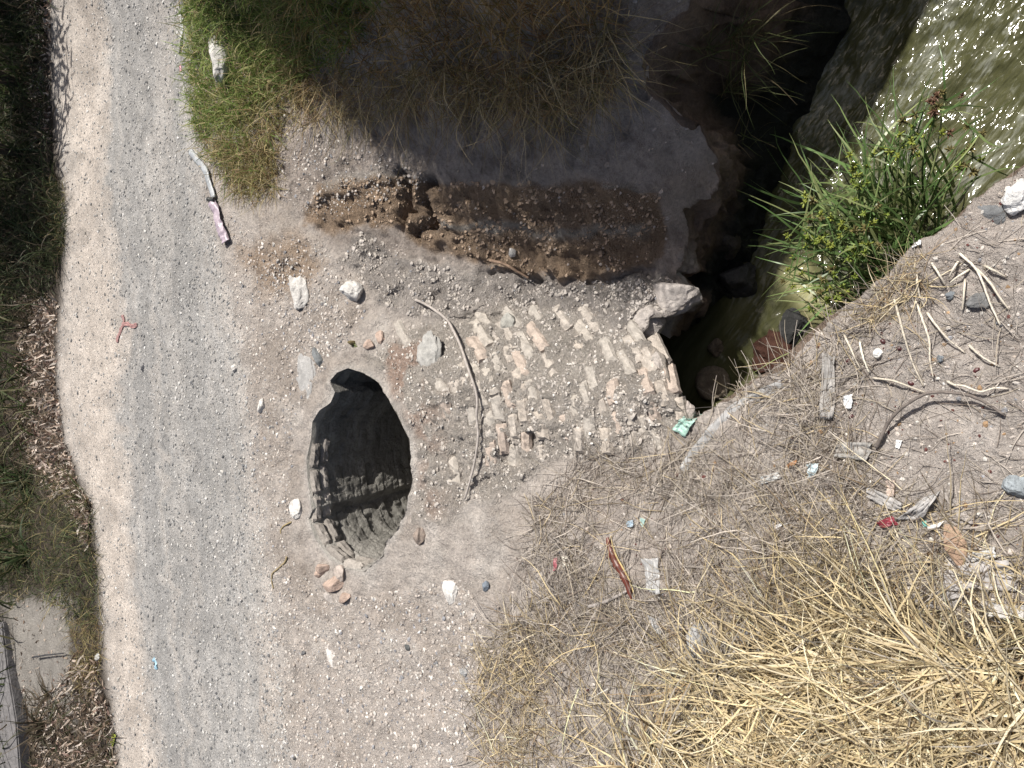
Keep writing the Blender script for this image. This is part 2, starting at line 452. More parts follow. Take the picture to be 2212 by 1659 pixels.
# ------------------------------------------------------------------ mesh building
def mesh_np(name, verts, faces, mat, parent=None, cols=None, smooth=False, attrs=None, link=True):
    """faces: list of (M,k) integer arrays"""
    verts = np.asarray(verts, np.float32)
    me = bpy.data.meshes.new(name)
    me.vertices.add(len(verts)); me.vertices.foreach_set('co', verts.ravel())
    loops = np.concatenate([np.asarray(f).ravel() for f in faces]).astype(np.int32)
    sizes = np.concatenate([np.full(len(f), np.asarray(f).shape[1]) for f in faces]).astype(np.int32)
    starts = np.concatenate([[0], np.cumsum(sizes)[:-1]]).astype(np.int32)
    me.loops.add(len(loops)); me.loops.foreach_set('vertex_index', loops)
    me.polygons.add(len(sizes)); me.polygons.foreach_set('loop_start', starts)
    me.polygons.foreach_set('use_smooth', np.full(len(sizes), smooth))
    me.update(calc_edges=True)
    me.validate()
    if cols is not None:
        c4 = np.ones((len(verts), 4), np.float32); c4[:, :3] = cols
        a = me.attributes.new('Col', 'FLOAT_COLOR', 'POINT'); a.data.foreach_set('color', c4.ravel())
    for k, arr in (attrs or {}).items():
        a = me.attributes.new(k, 'FLOAT', 'POINT'); a.data.foreach_set('value', np.asarray(arr, np.float32).ravel())
    me.materials.append(mat)
    o = bpy.data.objects.new(name, me)
    if link: COL.objects.link(o)
    if parent: o.parent = parent
    return o

def tag(o, label=None, cat=None, group=None, kind=None):
    if label: o['label'] = label
    if cat: o['category'] = cat
    if group: o['group'] = group
    if kind: o['kind'] = kind
    return o

def empty(name, loc, label, cat, group=None, rz=0):
    o = bpy.data.objects.new(name, None); COL.objects.link(o)
    o.location = loc; o.rotation_euler = (0, 0, rz); o.empty_display_size = .1
    return tag(o, label, cat, group)

def norm(a):
    return a / np.maximum(np.linalg.norm(a, axis=-1, keepdims=True), 1e-9)

def ribbons(basep, d0, length, width, cols, segs=6, droop=.5, wob=.25, floor=True, tip=.15, lift=.004, fold=0):
    """flat curved blades; returns verts, quads, cols"""
    Nn = len(basep)
    p = basep.copy(); d = norm(d0)
    side = norm(np.cross(d, rng.normal(size=(Nn, 3)) * .5 + np.array([0, 0, 1.0])))
    tw = rng.normal(size=(Nn, 1)) * .8
    up = norm(np.cross(side, d))
    side = norm(side * np.cos(tw) + up * np.sin(tw))
    droop = np.broadcast_to(np.asarray(droop, float), (Nn,))
    V = np.zeros((Nn, segs + 1, 2, 3))
    wv_ = rng.normal(size=(Nn, 3)) * wob
    for k in range(segs + 1):
        tt = k / segs
        wk = width * (1 - (1 - tip) * tt ** 1.6) * (.6 + .4 * min(1, tt * 5 + .2))
        V[:, k, 0] = p - side * wk[:, None] * .5
        V[:, k, 1] = p + side * wk[:, None] * .5
        d = norm(d + wv_ / segs + np.array([0, 0, -1.0]) * (droop * (.4 + 1.2 * tt) / segs * 1.6)[:, None] + rng.normal(size=(Nn, 3)) * wob * .22)
        p = p + d * (length / segs)[:, None]
        if floor:
            hz_ = height(p[:, 0], p[:, 1]) + lift
            b = p[:, 2] < hz_
            p[b, 2] = hz_[b] + rng.random(b.sum()) * .012
            d[b, 2] = np.abs(d[b, 2]) * .2
        side = norm(side - d * np.sum(side * d, -1, keepdims=True))
    idx = np.arange(Nn * (segs + 1) * 2).reshape(Nn, segs + 1, 2)
    q = np.stack([idx[:, :-1, 0], idx[:, :-1, 1], idx[:, 1:, 1], idx[:, 1:, 0]], -1).reshape(-1, 4)
    c = np.repeat(cols, (segs + 1) * 2, 0)
    return V.reshape(-1, 3), q, c

def join(parts):
    vs, fs, cs = [], {}, []
    off = 0
    for v, f, c in parts:
        vs.append(v); cs.append(c)
        fl = f if isinstance(f, list) else [f]
        for a in fl:
            fs.setdefault(a.shape[1], []).append(a + off)
        off += len(v)
    return np.concatenate(vs), [np.concatenate(x) for x in fs.values()], np.concatenate(cs)

def tube(path, rad, col, sides=6, caps=True):
    path = np.asarray(path, float); K = len(path)
    rad = np.broadcast_to(np.asarray(rad, float), (K,))
    tan = norm(np.gradient(path, axis=0))
    ref = np.array([.31, .17, .94])
    a = norm(np.cross(tan, ref)); b = np.cross(tan, a)
    ang = np.linspace(0, 2 * np.pi, sides, endpoint=False)
    V = path[:, None] + rad[:, None, None] * (np.cos(ang)[None, :, None] * a[:, None] + np.sin(ang)[None, :, None] * b[:, None])
    idx = np.arange(K * sides).reshape(K, sides)
    q = np.stack([idx[:-1], np.roll(idx[:-1], -1, 1), np.roll(idx[1:], -1, 1), idx[1:]], -1).reshape(-1, 4)
    v = V.reshape(-1, 3)
    fs = [q]
    if caps:
        v = np.concatenate([v, path[:1], path[-1:]])
        c0, c1 = K * sides, K * sides + 1
        i0, i1 = idx[0], idx[-1]
        t1 = np.stack([np.full(sides, c0), np.roll(i0, -1), i0], -1); t2 = np.stack([np.full(sides, c1), i1, np.roll(i1, -1)], -1)
        fs.append(np.concatenate([t1, t2]))
    c = np.broadcast_to(np.asarray(col, float), (len(v), 3)).copy()
    return v, fs, c

def spline(pts, k=8):
    pts = np.asarray(pts, float)
    q = np.concatenate([[2 * pts[0] - pts[1]], pts, [2 * pts[-1] - pts[-2]]])
    out = []
    for i in range(1, len(q) - 2):
        for s in np.linspace(0, 1, k, endpoint=False):
            a, b, c, d = q[i - 1], q[i], q[i + 1], q[i + 2]
            out.append(.5 * ((2 * b) + (c - a) * s + (2 * a - 5 * b + 4 * c - d) * s * s + (3 * b - a - 3 * c + d) * s ** 3))
    out.append(pts[-1])
    return np.array(out)

def ico(sub):
    import bmesh
    bm = bmesh.new(); bmesh.ops.create_icosphere(bm, subdivisions=sub, radius=1)
    v = np.array([x.co[:] for x in bm.verts]); f = np.array([[y.index for y in x.verts] for x in bm.faces])
    bm.free()
    return v, f
ICO1, ICO2, ICO4 = ico(1), ico(2), ico(4)

def rotm(n):
    """n random rotations about z, with a small tilt"""
    a = rng.random(n) * 2 * np.pi; c, s = np.cos(a), np.sin(a); z = np.zeros(n); o = np.ones(n)
    return np.stack([np.stack([c, -s, z], -1), np.stack([s, c, z], -1), np.stack([z, z, o], -1)], 1)

def stones(pos, size, cols, templ=ICO1, flat=.6):
    Nn = len(pos); tv, tf = templ
    sc = np.stack([rng.uniform(.75, 1.35, Nn), rng.uniform(.6, 1.0, Nn), rng.uniform(.7, 1.1, Nn) * flat], -1) * size[:, None]
    jit = 1 + rng.normal(size=(Nn, len(tv), 1)) * .13
    v = tv[None] * jit * sc[:, None]
    v = np.einsum('nij,nkj->nki', rotm(Nn), v) + pos[:, None]
    f = (tf[None] + (np.arange(Nn) * len(tv))[:, None, None]).reshape(-1, 3)
    return v.reshape(-1, 3), f, np.repeat(cols, len(tv), 0)

def rock_mesh(size, seed, cuts=5, col=(.5, .48, .45), amp=.22, templ=None):
    v, f = (templ or ICO4)[0].copy(), (templ or ICO4)[1]
    r = np.random.default_rng(seed)
    for k in range(cuts):
        nn = norm(r.normal(size=3)); dd = r.uniform(.5, .85)
        s = v @ nn
        v = v - np.maximum(s - dd, 0)[:, None] * nn * .9
    d = fbm(v[:, 0] * 1.6 + seed * 3.1 + v[:, 2], v[:, 1] * 1.6 + v[:, 2] * 1.3, 5, seed) * amp
    d += (ridged(v[:, 0] * 2.4 + v[:, 2] * 1.1, v[:, 1] * 2.4 - v[:, 2], 3, seed + 5) - .6) * amp * .6
    v = v * (1 + d)[:, None] * np.asarray(size)
    c = np.asarray(col) * (1 + .25 * fbm(v[:, 0] * 20, v[:, 1] * 20 + v[:, 2] * 17, 3, seed + 9))[:, None]
    return v, f, np.clip(c, 0, .85)

def rock(name, u, v, size, label, cat='rock', col=(.55, .53, .5), seed=1, rz=0, sink=.35, group=None, z=None, mat=None, cuts=5, amp=.22):
    p = at1(u, v) if z is None else P(u, v, z)
    vv_, f, c = rock_mesh(size, seed, cuts, col, amp)
    o = mesh_np(name, vv_, [f], mat or M_STONE, cols=c, smooth=False)
    o.location = (p[0], p[1], p[2] + size[2] * (1 - 2 * sink) * .5)
    o.rotation_euler = (0, 0, rz)
    return tag(o, label, cat, group)

# ------------------------------------------------------------------ ground colour
def lerp(a, b, m):
    return a * (1 - m[..., None]) + np.asarray(b) * m[..., None]
C = np.empty(X.shape + (3,)); C[:] = (.475, .43, .395)
nA = fbm(X * 1.3, Y * 1.3, 4, 201); nB = fbm(X * 5, Y * 5, 4, 202)
C = lerp(C, (.395, .345, .305), sstep(0, .5, nA) * .6)
C = lerp(C, (.56, .525, .49), sstep(.05, .5, nB) * .45)
# road: grey gravel, paler dusty wheel lines (dust colour belongs to the soil)
rw = (uu - (130 + vv * .075)) / 300 + wx * .06 + fbm(X * .9, Y * .9, 3, 215) * .12 + fbm(X * 9, Y * 4, 3, 216) * .04
gm = mask(road_px, 34)
C = lerp(C, np.array([.315, .307, .298]) * (1 + .2 * fbm(X * 2.4, Y * 1.3, 4, 217))[..., None], gm)
dust = np.maximum(1.0 * (1 - sstep(.1, .34, rw)), .55 * np.exp(-((rw - .73) / .07) ** 2) * sstep(700, 100, vv))
dust = np.maximum(dust, .75 * sstep(.93, 1.3, rw))
streak = fbm(rw * 22, Y * .8, 3, 210)
C = lerp(C, np.array([.445, .4, .36]) * (1 + .16 * fbm(X * 6, Y * 3, 5, 213) - .22 * sstep(.15, .5, fbm(X * 2.2, Y * 1.6, 4, 214)))[..., None], gm * np.clip(dust + streak * .45, 0, 1))
C = lerp(C, (.23, .228, .226), gm * sstep(.0, .5, -streak) * .55 * (1 - dust))
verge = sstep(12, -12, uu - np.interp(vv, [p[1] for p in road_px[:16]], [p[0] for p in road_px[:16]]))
C = lerp(C, (.045, .035, .026), verge * .95)  # verge soil painted near black for the shade in gaps between plants
C = lerp(C, (.31, .29, .265), mask([(10,1285),(150,1290),(160,1560),(60,1580),(10,1450)], 28))
C = lerp(C, (.43, .37, .33), m_bank * .8)
C = lerp(C, (.42, .385, .365), mask([(640,330),(760,190),(1400,120),(1540,300),(1430,410),(950,380),(800,300)], 25) * .6)
C = C * (1 - m_bank * (.38 * sstep(.84, .93, ridged(X * 4.2, Y * 4.2, 4, 221)) + .3 * sstep(.05, .45, fbm(X * 11, Y * 11, 4, 222)) - .18 * sstep(.1, .5, fbm(X * 7 + 5, Y * 7, 4, 223))))[..., None]  # painted crack and mottle shading, since relief hardly shows on the shaded bank
C = lerp(C, (.47, .43, .4), m_ledge)
C = lerp(C, (.33, .285, .25), .75 * mask([(560,640),(640,560),(740,600),(800,690),(770,770),(700,800),(660,880),(650,1010),(640,1130),(700,1230),(760,1290),(700,1330),(610,1230),(570,1050),(560,850)], 38) * sstep(-.35, .35, fbm(X * 3.5, Y * 3.5, 4, 224)))
C = lerp(C, (.36, .31, .27), .45 * sstep(.1, .45, fbm(X * 2.6 + 9, Y * 2.0, 4, 225)) * (uu > 560) * (1 - m_vault) * (1 - m_brown) * (1 - m_ledge))
C = lerp(C, (.38, .28, .2), m_brown)
C = lerp(C, (.39, .3, .23), m_brown * sstep(.0, .5, fbm(X * 4, Y * 7, 4, 230)) * .6)
for pts, wd, am in (([(940,493),(1010,485),(1060,493),(1130,498),(1200,503),(1290,500),(1390,508)], 9, .95), ([(1310,412),(1350,418),(1430,428)], 5, .8), ([(700,395),(780,375),(860,385)], 12, .5)):
    d = segdist(pts, wu, wv, closed=False)
    C = lerp(C, (.48, .45, .41), np.exp(-(d / wd) ** 2) * am)
C = lerp(C, (.52, .475, .43), m_vault)
C = lerp(C, (.48, .33, .26), m_vault * sstep(.15, .5, fbm(X * 5, Y * 5, 4, 240)) * sstep(1000, 880, uu) * .7)
hd = -sdf(hole_poly, X, Y)
C = lerp(C, (.55, .53, .5), np.exp(-(np.maximum(hd, 0) / .035) ** 2) * .8 * (.6 + .4 * nB))
C = lerp(C, (.46, .42, .39), m_near * .7)
C = lerp(C, (.37, .32, .285), m_near * sstep(.0, .45, fbm(X * 3, Y * 3, 4, 250)) * .5)
# gully walls: brown soil, black wet stone near the water
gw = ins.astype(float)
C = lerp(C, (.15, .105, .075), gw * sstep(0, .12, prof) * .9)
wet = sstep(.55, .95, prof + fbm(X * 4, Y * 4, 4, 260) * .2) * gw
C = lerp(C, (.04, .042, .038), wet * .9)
C = np.clip(C * (1 + .05 * fbm(X * 25, Y * 25, 3, 270))[..., None], .01, .8)
grav = np.clip(m_road * .9 + (1 - m_road) * (.35 + .2 * nB) - .3 * m_brown - .2 * m_bank, 0, 1) * (1 - gw)
bumpA = .5 + .42 * (1 - m_road) + .35 * m_vault + .4 * m_ledge + .25 * m_bank + .2 * m_brown

# ------------------------------------------------------------------ ground meshes
nx, ny = X.shape
ids = np.arange(nx * ny).reshape(nx, ny)
quads = np.stack([ids[:-1, :-1], ids[1:, :-1], ids[1:, 1:], ids[:-1, 1:]], -1).reshape(-1, 4)
qc = lambda A: (.25 * (A[:-1, :-1] + A[1:, :-1] + A[1:, 1:] + A[:-1, 1:])).ravel()
in_hole = inside(hole_poly, qc(X) + .0, qc(Y))
ax0, ax1 = np.array([-.57, 4.0]), np.array([.02, 1.7])        # tunnel axis in plan
md = segdist(mouth[:, :2], qc(wX), qc(wY), closed=False)
zr = (np.max(np.stack([Z[:-1, :-1], Z[1:, :-1], Z[1:, 1:], Z[:-1, 1:]]), 0) - np.min(np.stack([Z[:-1, :-1], Z[1:, :-1], Z[1:, 1:], Z[:-1, 1:]]), 0)).ravel()
in_mouth = (md < .06) & (zr > .25)
road_f = qc(m_road) > .5
vault_f = (qc(m_vault) > .5) & ~road_f & (qc(ins.astype(float)) < .9)
keep = ~in_hole & (qc(ins.astype(float)) < .9)
sd_h = sdf(hole_poly, X, Y)
XE, YE, ZE = X.copy(), Y.copy(), Z.copy()
for sdx, zz_ in ((sd_top, HZ), (sd_h, HZ)):
    gxx, gyy = np.gradient(sdx, xs, ys)
    g2 = np.maximum(gxx ** 2 + gyy ** 2, .3)
    nearb = (sdx > 0) & (sdx < .045)
    XE = np.where(nearb, X - gxx * sdx / g2, XE); YE = np.where(nearb, Y - gyy * sdx / g2, YE); ZE = np.where(nearb, zz_, ZE)
def qmin(A): return np.minimum(np.minimum(A[:-1, :-1], A[1:, :-1]), np.minimum(A[1:, 1:], A[:-1, 1:])).ravel()
keep = (qmin(sd_h) < 0) & (qmin(sd_top) < 0)
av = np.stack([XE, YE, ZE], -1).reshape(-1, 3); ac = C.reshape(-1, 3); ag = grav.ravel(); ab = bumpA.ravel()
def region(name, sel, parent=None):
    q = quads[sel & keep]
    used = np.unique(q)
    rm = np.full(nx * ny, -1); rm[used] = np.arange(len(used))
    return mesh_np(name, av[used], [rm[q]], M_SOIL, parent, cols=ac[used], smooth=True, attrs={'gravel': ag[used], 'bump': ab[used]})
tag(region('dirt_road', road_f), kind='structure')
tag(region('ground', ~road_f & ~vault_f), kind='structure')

tunnel = empty('brick_tunnel', (float(ax0[0]), float(ax0[1]), 0), 'old brick tunnel with a broken hole in its roof, open above the stream', 'tunnel')
def under(o, root):
    o.parent = root
    o.matrix_parent_inverse = root.matrix_basis.inverted()
    return o
under(region('vault', vault_f), tunnel)

def wall_loft(name, top, bot, rows, step, col_fn, amp, seed, parent=None, xp=1.15, zp=.85, back=.06):
    top = np.array(top, float); bot = np.array(bot, float)
    L_ = np.concatenate([[0], np.cumsum(np.linalg.norm(np.diff(top, axis=0), axis=1) + .35 * np.linalg.norm(np.diff(bot, axis=0), axis=1))])
    K = int(L_[-1] / step); s_ = np.linspace(0, L_[-1], K)
    T = np.stack([np.interp(s_, L_, top[:, i]) for i in range(3)], -1); Bt = np.stack([np.interp(s_, L_, bot[:, i]) for i in range(3)], -1)
    out = Bt - T; out[:, 2] = 0
    tn = norm(np.gradient(T, axis=0)); sd = np.stack([-tn[:, 1], tn[:, 0], 0 * tn[:, 0]], -1)
    q_ = T + sd * .05; sd *= np.where(inside(top_poly, q_[:, 0], q_[:, 1]), 1.0, -1.0)[:, None]; sd = norm(sum(np.roll(sd, r_, 0) for r_ in range(-3, 4)))
    V = []; Cc = []
    for t_ in np.concatenate([[-.05], np.linspace(0, 1, rows)]):
        if t_ < 0:
            q = T - sd * back; q[:, 2] = height(q[:, 0], q[:, 1]) - .025
        else:
            q = T + (Bt - T) * np.array([t_ ** xp, t_ ** xp, t_ ** zp])
            g = fbm(s_ * 3.2, t_ * 3.4 + 0 * s_, 5, seed) * 1.3 + (ridged(s_ * 4.3, t_ * 5 + 0 * s_, 4, seed + 3) - .6) * 1.1 + fbm(s_ * 17, t_ * 17 + 0 * s_, 3, seed + 5) * .28
            wgt = min(1, t_ * 7 + .12) * min(1, (1 - t_) * 5 + .35)
            q = q + sd * (g * amp * wgt)[:, None]
            q[:, 2] += fbm(s_ * 6, t_ * 6 + 0 * s_, 4, seed + 8) * amp * .5 * wgt - .012
        V.append(q); Cc.append(col_fn(s_ / s_[-1], max(t_, 0), q))
    nR = len(V); V = np.concatenate(V); i = np.arange(len(V)).reshape(nR, K)
    qd = np.stack([i[:-1, :-1], i[1:, :-1], i[1:, 1:], i[:-1, 1:]], -1).reshape(-1, 4)
    return mesh_np(name, V, [qd], M_SOIL, parent, cols=np.clip(np.concatenate(Cc), .008, .8), smooth=True, attrs={'gravel': np.full(len(V), .15), 'bump': np.full(len(V), .9)})

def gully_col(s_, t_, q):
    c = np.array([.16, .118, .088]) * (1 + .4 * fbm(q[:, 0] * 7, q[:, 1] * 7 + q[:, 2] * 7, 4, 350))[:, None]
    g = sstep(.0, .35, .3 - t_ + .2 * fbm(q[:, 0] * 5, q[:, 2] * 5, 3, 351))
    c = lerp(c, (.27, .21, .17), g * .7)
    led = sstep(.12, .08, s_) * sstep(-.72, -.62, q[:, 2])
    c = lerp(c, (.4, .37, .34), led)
    wet = sstep(.62 - .3 * 1, .9 - .3, t_ * np.where(s_ < .3, 1.15, .8) + .18 * fbm(q[:, 0] * 4, q[:, 1] * 4, 3, 352))  # wet black near the water, carried higher by the ledge as painted shade
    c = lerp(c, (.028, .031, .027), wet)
    return c
far_pairs = [((1400,716,-.45),(1490,700)),((1418,700,-.48),(1498,694)),((1450,684,-.5),(1510,688)),((1484,664,-.5),(1522,676)),((1494,648,-.52),(1535,664)),((1478,610,-.54),(1556,652)),((1455,585,-.56),(1570,646)),
 ((1470,560,-.5),(1585,636)),((1490,500,-.55),(1602,612)),((1500,450,-.5),(1618,585)),((1535,428,-.46),(1640,530)),((1558,385,-.42),(1650,490)),((1555,345,-.35),(1658,452)),((1530,310,-.25),(1675,415)),
 ((1512,268,-.14),(1690,382)),((1470,245,0),(1704,352)),((1432,205,.04),(1716,322)),((1402,185,.06),(1726,298)),((1390,140,.12),(1748,248)),((1420,85,.15),(1775,190)),((1462,40,.18),(1800,132)),((1500,0,.2),(1838,52))]
f_top = Pl([a for a, b in far_pairs]) + far_off[:4]
f_bot = [tuple(P(u, v, WZ - .04)) for u, v in [b for a, b in far_pairs]] + [(2.75,1.02,WZ-.04),(3.2,.8,WZ-.04),(4.0,.35,WZ-.04),(5.6,-.62,WZ-.04)]
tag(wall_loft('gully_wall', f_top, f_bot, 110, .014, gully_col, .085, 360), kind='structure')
n_top = Pl(NEAR_PX); n_top = [(3.2,-2.2,0.),(1.9,-1.0,.2)] + n_top[:-1]
n_bot = [(x - .1, y - .12, WZ - .04) for x, y, z in n_top]
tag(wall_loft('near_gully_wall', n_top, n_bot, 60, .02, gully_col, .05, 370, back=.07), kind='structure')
rim_b = [(x - .01, y + .03, z - .2) for x, y, z in Pl(MOUTH_PX)]
under(wall_loft('mouth_edge', Pl(MOUTH_PX), rim_b, 14, .012, lambda s_, t_, q: np.array([.38, .34, .3]) * (1 + .25 * fbm(q[:, 0] * 12, q[:, 2] * 12 + q[:, 1] * 9, 3, 381))[:, None], .02, 380, back=.05), tunnel)

# broken shaft below the hole
def hole_shaft():
    K = 440
    seg = np.concatenate([hole_poly, hole_poly[:1]])
    L_ = np.concatenate([[0], np.cumsum(np.hypot(*np.diff(seg, axis=0).T))])
    s = np.linspace(0, L_[-1], K, endpoint=False)
    px, py = np.interp(s, L_, seg[:, 0]), np.interp(s, L_, seg[:, 1])
    cx, cy = hole_poly.mean(0)
    depth = np.concatenate([np.linspace(0, .9, 110), np.linspace(.91, 1.7, 50)])
    z0 = height(px, py); z0 = np.convolve(np.pad(z0, 6, mode='wrap'), np.ones(13) / 13, 'valid')
    V = np.zeros((len(depth), K, 3)); Cc = np.zeros((len(depth), K, 3))
    ang = np.arctan2(py - cy, px - cx)
    vis = np.clip(.5 + .5 * np.cos(ang - R(130)), 0, 1)       # far and -X side lean in, the rest undercuts
    for k, d_ in enumerate(depth):
        inn = (vis * .84 - .36) * (d_ / 1.7) ** .8 * .9
        row = (d_ + .012 * fbm(s * 3, 0 * s, 3, 305)) / .075
        ri = np.floor(row); bs = s / .21 + .5 * (ri % 2)
        bi = np.floor(bs)
        edge = np.minimum(np.minimum(row - ri, 1 - (row - ri)) * .075, np.minimum(bs - bi, 1 - (bs - bi)) * .21)
        broke = hash2(ri, bi, 7)
        off = sstep(.012, .0, edge) * .009 * (broke > .35) + (hash2(ri, bi, 3) - .5) * .009 + (broke < .1) * .025
        nzz = fbm(s * 9 + 3, d_ * 9 + 0 * s, 4, 300) * .022 + fbm(s * 26, d_ * 26 + 0 * s, 3, 306) * .012 + (ridged(s * 5, d_ * 8 + 0 * s, 3, 301) - .6) * .015
        f_ = 1 - inn + (nzz + off / .7) * min(1, d_ * 12) - .02 * min(1, d_ * 30)
        V[k, :, 0] = cx + (px - cx) * f_; V[k, :, 1] = cy + (py - cy) * f_; V[k, :, 2] = z0 - d_ + .004
        c = np.array([.29, .28, .255]) * (1 + .3 * fbm(s * 14, d_ * 14 + 0 * s, 4, 302) + .35 * (hash2(ri, bi, 5) - .5) * (edge > .006))[:, None]
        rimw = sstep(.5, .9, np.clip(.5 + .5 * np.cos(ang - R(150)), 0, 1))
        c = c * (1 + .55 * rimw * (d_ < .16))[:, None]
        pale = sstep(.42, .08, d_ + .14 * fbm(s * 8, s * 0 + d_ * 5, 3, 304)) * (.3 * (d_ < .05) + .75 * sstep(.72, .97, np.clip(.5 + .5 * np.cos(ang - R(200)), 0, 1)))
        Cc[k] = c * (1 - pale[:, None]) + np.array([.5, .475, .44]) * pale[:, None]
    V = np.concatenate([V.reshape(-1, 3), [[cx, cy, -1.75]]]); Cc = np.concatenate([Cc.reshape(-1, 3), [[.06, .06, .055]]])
    nD = len(depth); idx = np.arange(nD * K).reshape(nD, K)
    q = np.stack([idx[:-1], idx[1:], np.roll(idx[1:], -1, 1), np.roll(idx[:-1], -1, 1)], -1).reshape(-1, 4)
    tri = np.stack([idx[-1], np.full(K, nD * K), np.roll(idx[-1], -1)], -1)
    o = mesh_np('shaft_wall', V, [q, tri], M_SOIL, cols=Cc, smooth=True, attrs={'gravel': np.zeros(len(V)), 'bump': np.full(len(V), 1.0)})
    return under(o, tunnel), V[:-1].reshape(nD, K, 3), depth, ang
_, SH, SHD, SHA = hole_shaft()

def brick_at(c, ax, nrm, l, w_, h_, col, seed):
    """rough edged brick block: c centre, ax long axis, nrm face normal"""
    r = np.random.default_rng(seed)
    ax = ax / np.linalg.norm(ax); nrm = nrm - ax * (nrm @ ax); nrm /= np.linalg.norm(nrm); b = np.cross(nrm, ax)
    nl, nw = 9, 5
    gx, gy = np.meshgrid(np.linspace(-1, 1, nl), np.linspace(-1, 1, nw), indexing='ij')
    ex = np.maximum(np.abs(gx), np.abs(gy))
    top = h_ * (.5 - .35 * (ex > .98)) + r.normal(size=gx.shape) * h_ * .06
    jx = gx * l / 2 * (1 + r.normal(size=gx.shape) * .02); jy = gy * w_ / 2 * (1 + r.normal(size=gx.shape) * .04)
    Vt = c + jx[..., None] * ax + jy[..., None] * b + top[..., None] * nrm
    Vb = c + jx[..., None] * ax * 1.02 + jy[..., None] * b * 1.02 - h_ * .5 * nrm
    V = np.concatenate([Vt.reshape(-1, 3), Vb.reshape(-1, 3)])
    i = np.arange(nl * nw).reshape(nl, nw)
    q = [np.stack([i[:-1, :-1], i[1:, :-1], i[1:, 1:], i[:-1, 1:]], -1).reshape(-1, 4)]
    ring = np.concatenate([i[:, 0], i[-1, 1:], i[-2::-1, -1], i[0, -2:0:-1]])
    nxt = np.roll(ring, -1); o_ = nl * nw
    q.append(np.stack([ring + o_, nxt + o_, nxt, ring], -1))
    cc = np.asarray(col) * (1 + r.normal(size=(len(V), 1)) * .06)
    return V, [np.concatenate(q)], np.clip(cc, 0, .8)

BR = []
for j, u0 in enumerate(np.arange(925, 1490, 28)):
    for i_, v0 in enumerate(np.arange(655, 1010, 66)):
        v1 = v0 + (j % 2) * 33 + rng.normal() * 3
        va = np.linspace(850, v1, 12); an = np.interp(va, [690, 760, 850, 980], [32, 25, 15, 2])
        sh = float(np.sum(np.tan(np.radians(an[1:])) * np.diff(va)))
        u1 = u0 + sh + rng.normal() * 1.5
        if not inside(vault_px, np.array([u1]), np.array([v1]))[0] or segdist(hole_poly, *[np.array([t]) for t in P(u1, v1, 0)[:2]])[0] < .1: continue
        if vnoise(u1 / 75, v1 / 60, 401) + .25 * rng.random() + .1 * (u1 > 1320) < .53: continue
        BR.append((u1, v1, 66 * rng.uniform(.8, 1.0), 24.5 * rng.uniform(.85, 1.1), -an[-1] + rng.normal() * 2.5))
parts = []
for k, (bx, by, bl, bw, ba) in enumerate(BR):
    u0, v0 = bx, by
    c0 = at1(u0, v0)
    dx, dy = -math.sin(R(ba)) , math.cos(R(ba))
    e1 = at1(u0 + dx * bl / 2, v0 + dy * bl / 2); e2 = at1(u0 - dx * bl / 2, v0 - dy * bl / 2)
    g1 = at1(u0 + dy * bw / 2, v0 - dx * bw / 2); g2 = at1(u0 - dy * bw / 2, v0 + dx * bw / 2)
    ax = e1 - e2; b_ = g1 - g2
    nn = np.cross(ax, b_); nn = nn if nn[2] > 0 else -nn
    cb = [(.42, .38, .335), (.43, .38, .33), (.41, .375, .335), (.4, .365, .325), (.45, .375, .32), (.43, .385, .34)][rng.integers(0, 6)]
    c0[2] = float(np.mean([c0[2], e1[2], e2[2], g1[2], g2[2]]))
    parts.append(brick_at(c0 + np.array([0, 0, rng.uniform(-.03, -.006)]), ax, nn, np.linalg.norm(ax), np.linalg.norm(b_), .05, cb, 400 + k))
v_, f_, c_ = join(parts)
under(mesh_np('exposed_bricks', v_, f_, M_BRICK, cols=c_), tunnel)
# courses inside the broken shaft and on its far rim
parts = []
nD, K = SH.shape[:2]
selk = [k for k in range(K) if math.cos(SHA[k] - R(150)) > .1]
for row, dd in enumerate((.05, .13)):
    kd = int(np.argmin(abs(SHD - dd)))
    k = selk[0] + (row % 2) * 3
    acc = 0; last = None
    for k in range(K):
        if math.cos(SHA[k] - R(150)) < .0: last = None; continue
        if last is None: last = k; continue
        sgl = np.linalg.norm(SH[kd, k] - SH[kd, last])
        if sgl > .2:
            a_, b_ = SH[kd, last], SH[kd, k]
            c0 = (a_ + b_) / 2; ax = b_ - a_
            cen = SH[kd].mean(0)
            dn = SH[min(kd + 3, nD - 1), (k + last) // 2] - SH[max(kd - 3, 0), (k + last) // 2]; nn = np.cross(ax, dn); nn = nn / np.linalg.norm(nn); nn = nn if nn @ (cen - c0) > 0 else -nn
            if math.cos(SHA[(k + last) // 2] - R(128)) > .6 and rng.random() < .85:
                g = rng.uniform(.8, 1.2)
                col = np.array([.32, .29, .26] if row < 2 else [.21, .2, .18]) * g
                parts.append(brick_at(c0 - nn / np.linalg.norm(nn) * (.012 if row < 2 else rng.uniform(.016, .03)), ax, nn, sgl * .93, .072, .06, col, 700 + row * 40 + k))
            last = k
v_, f_, c_ = join(parts)
under(mesh_np('shaft_bricks', v_, f_, M_BRICK, cols=c_), tunnel)

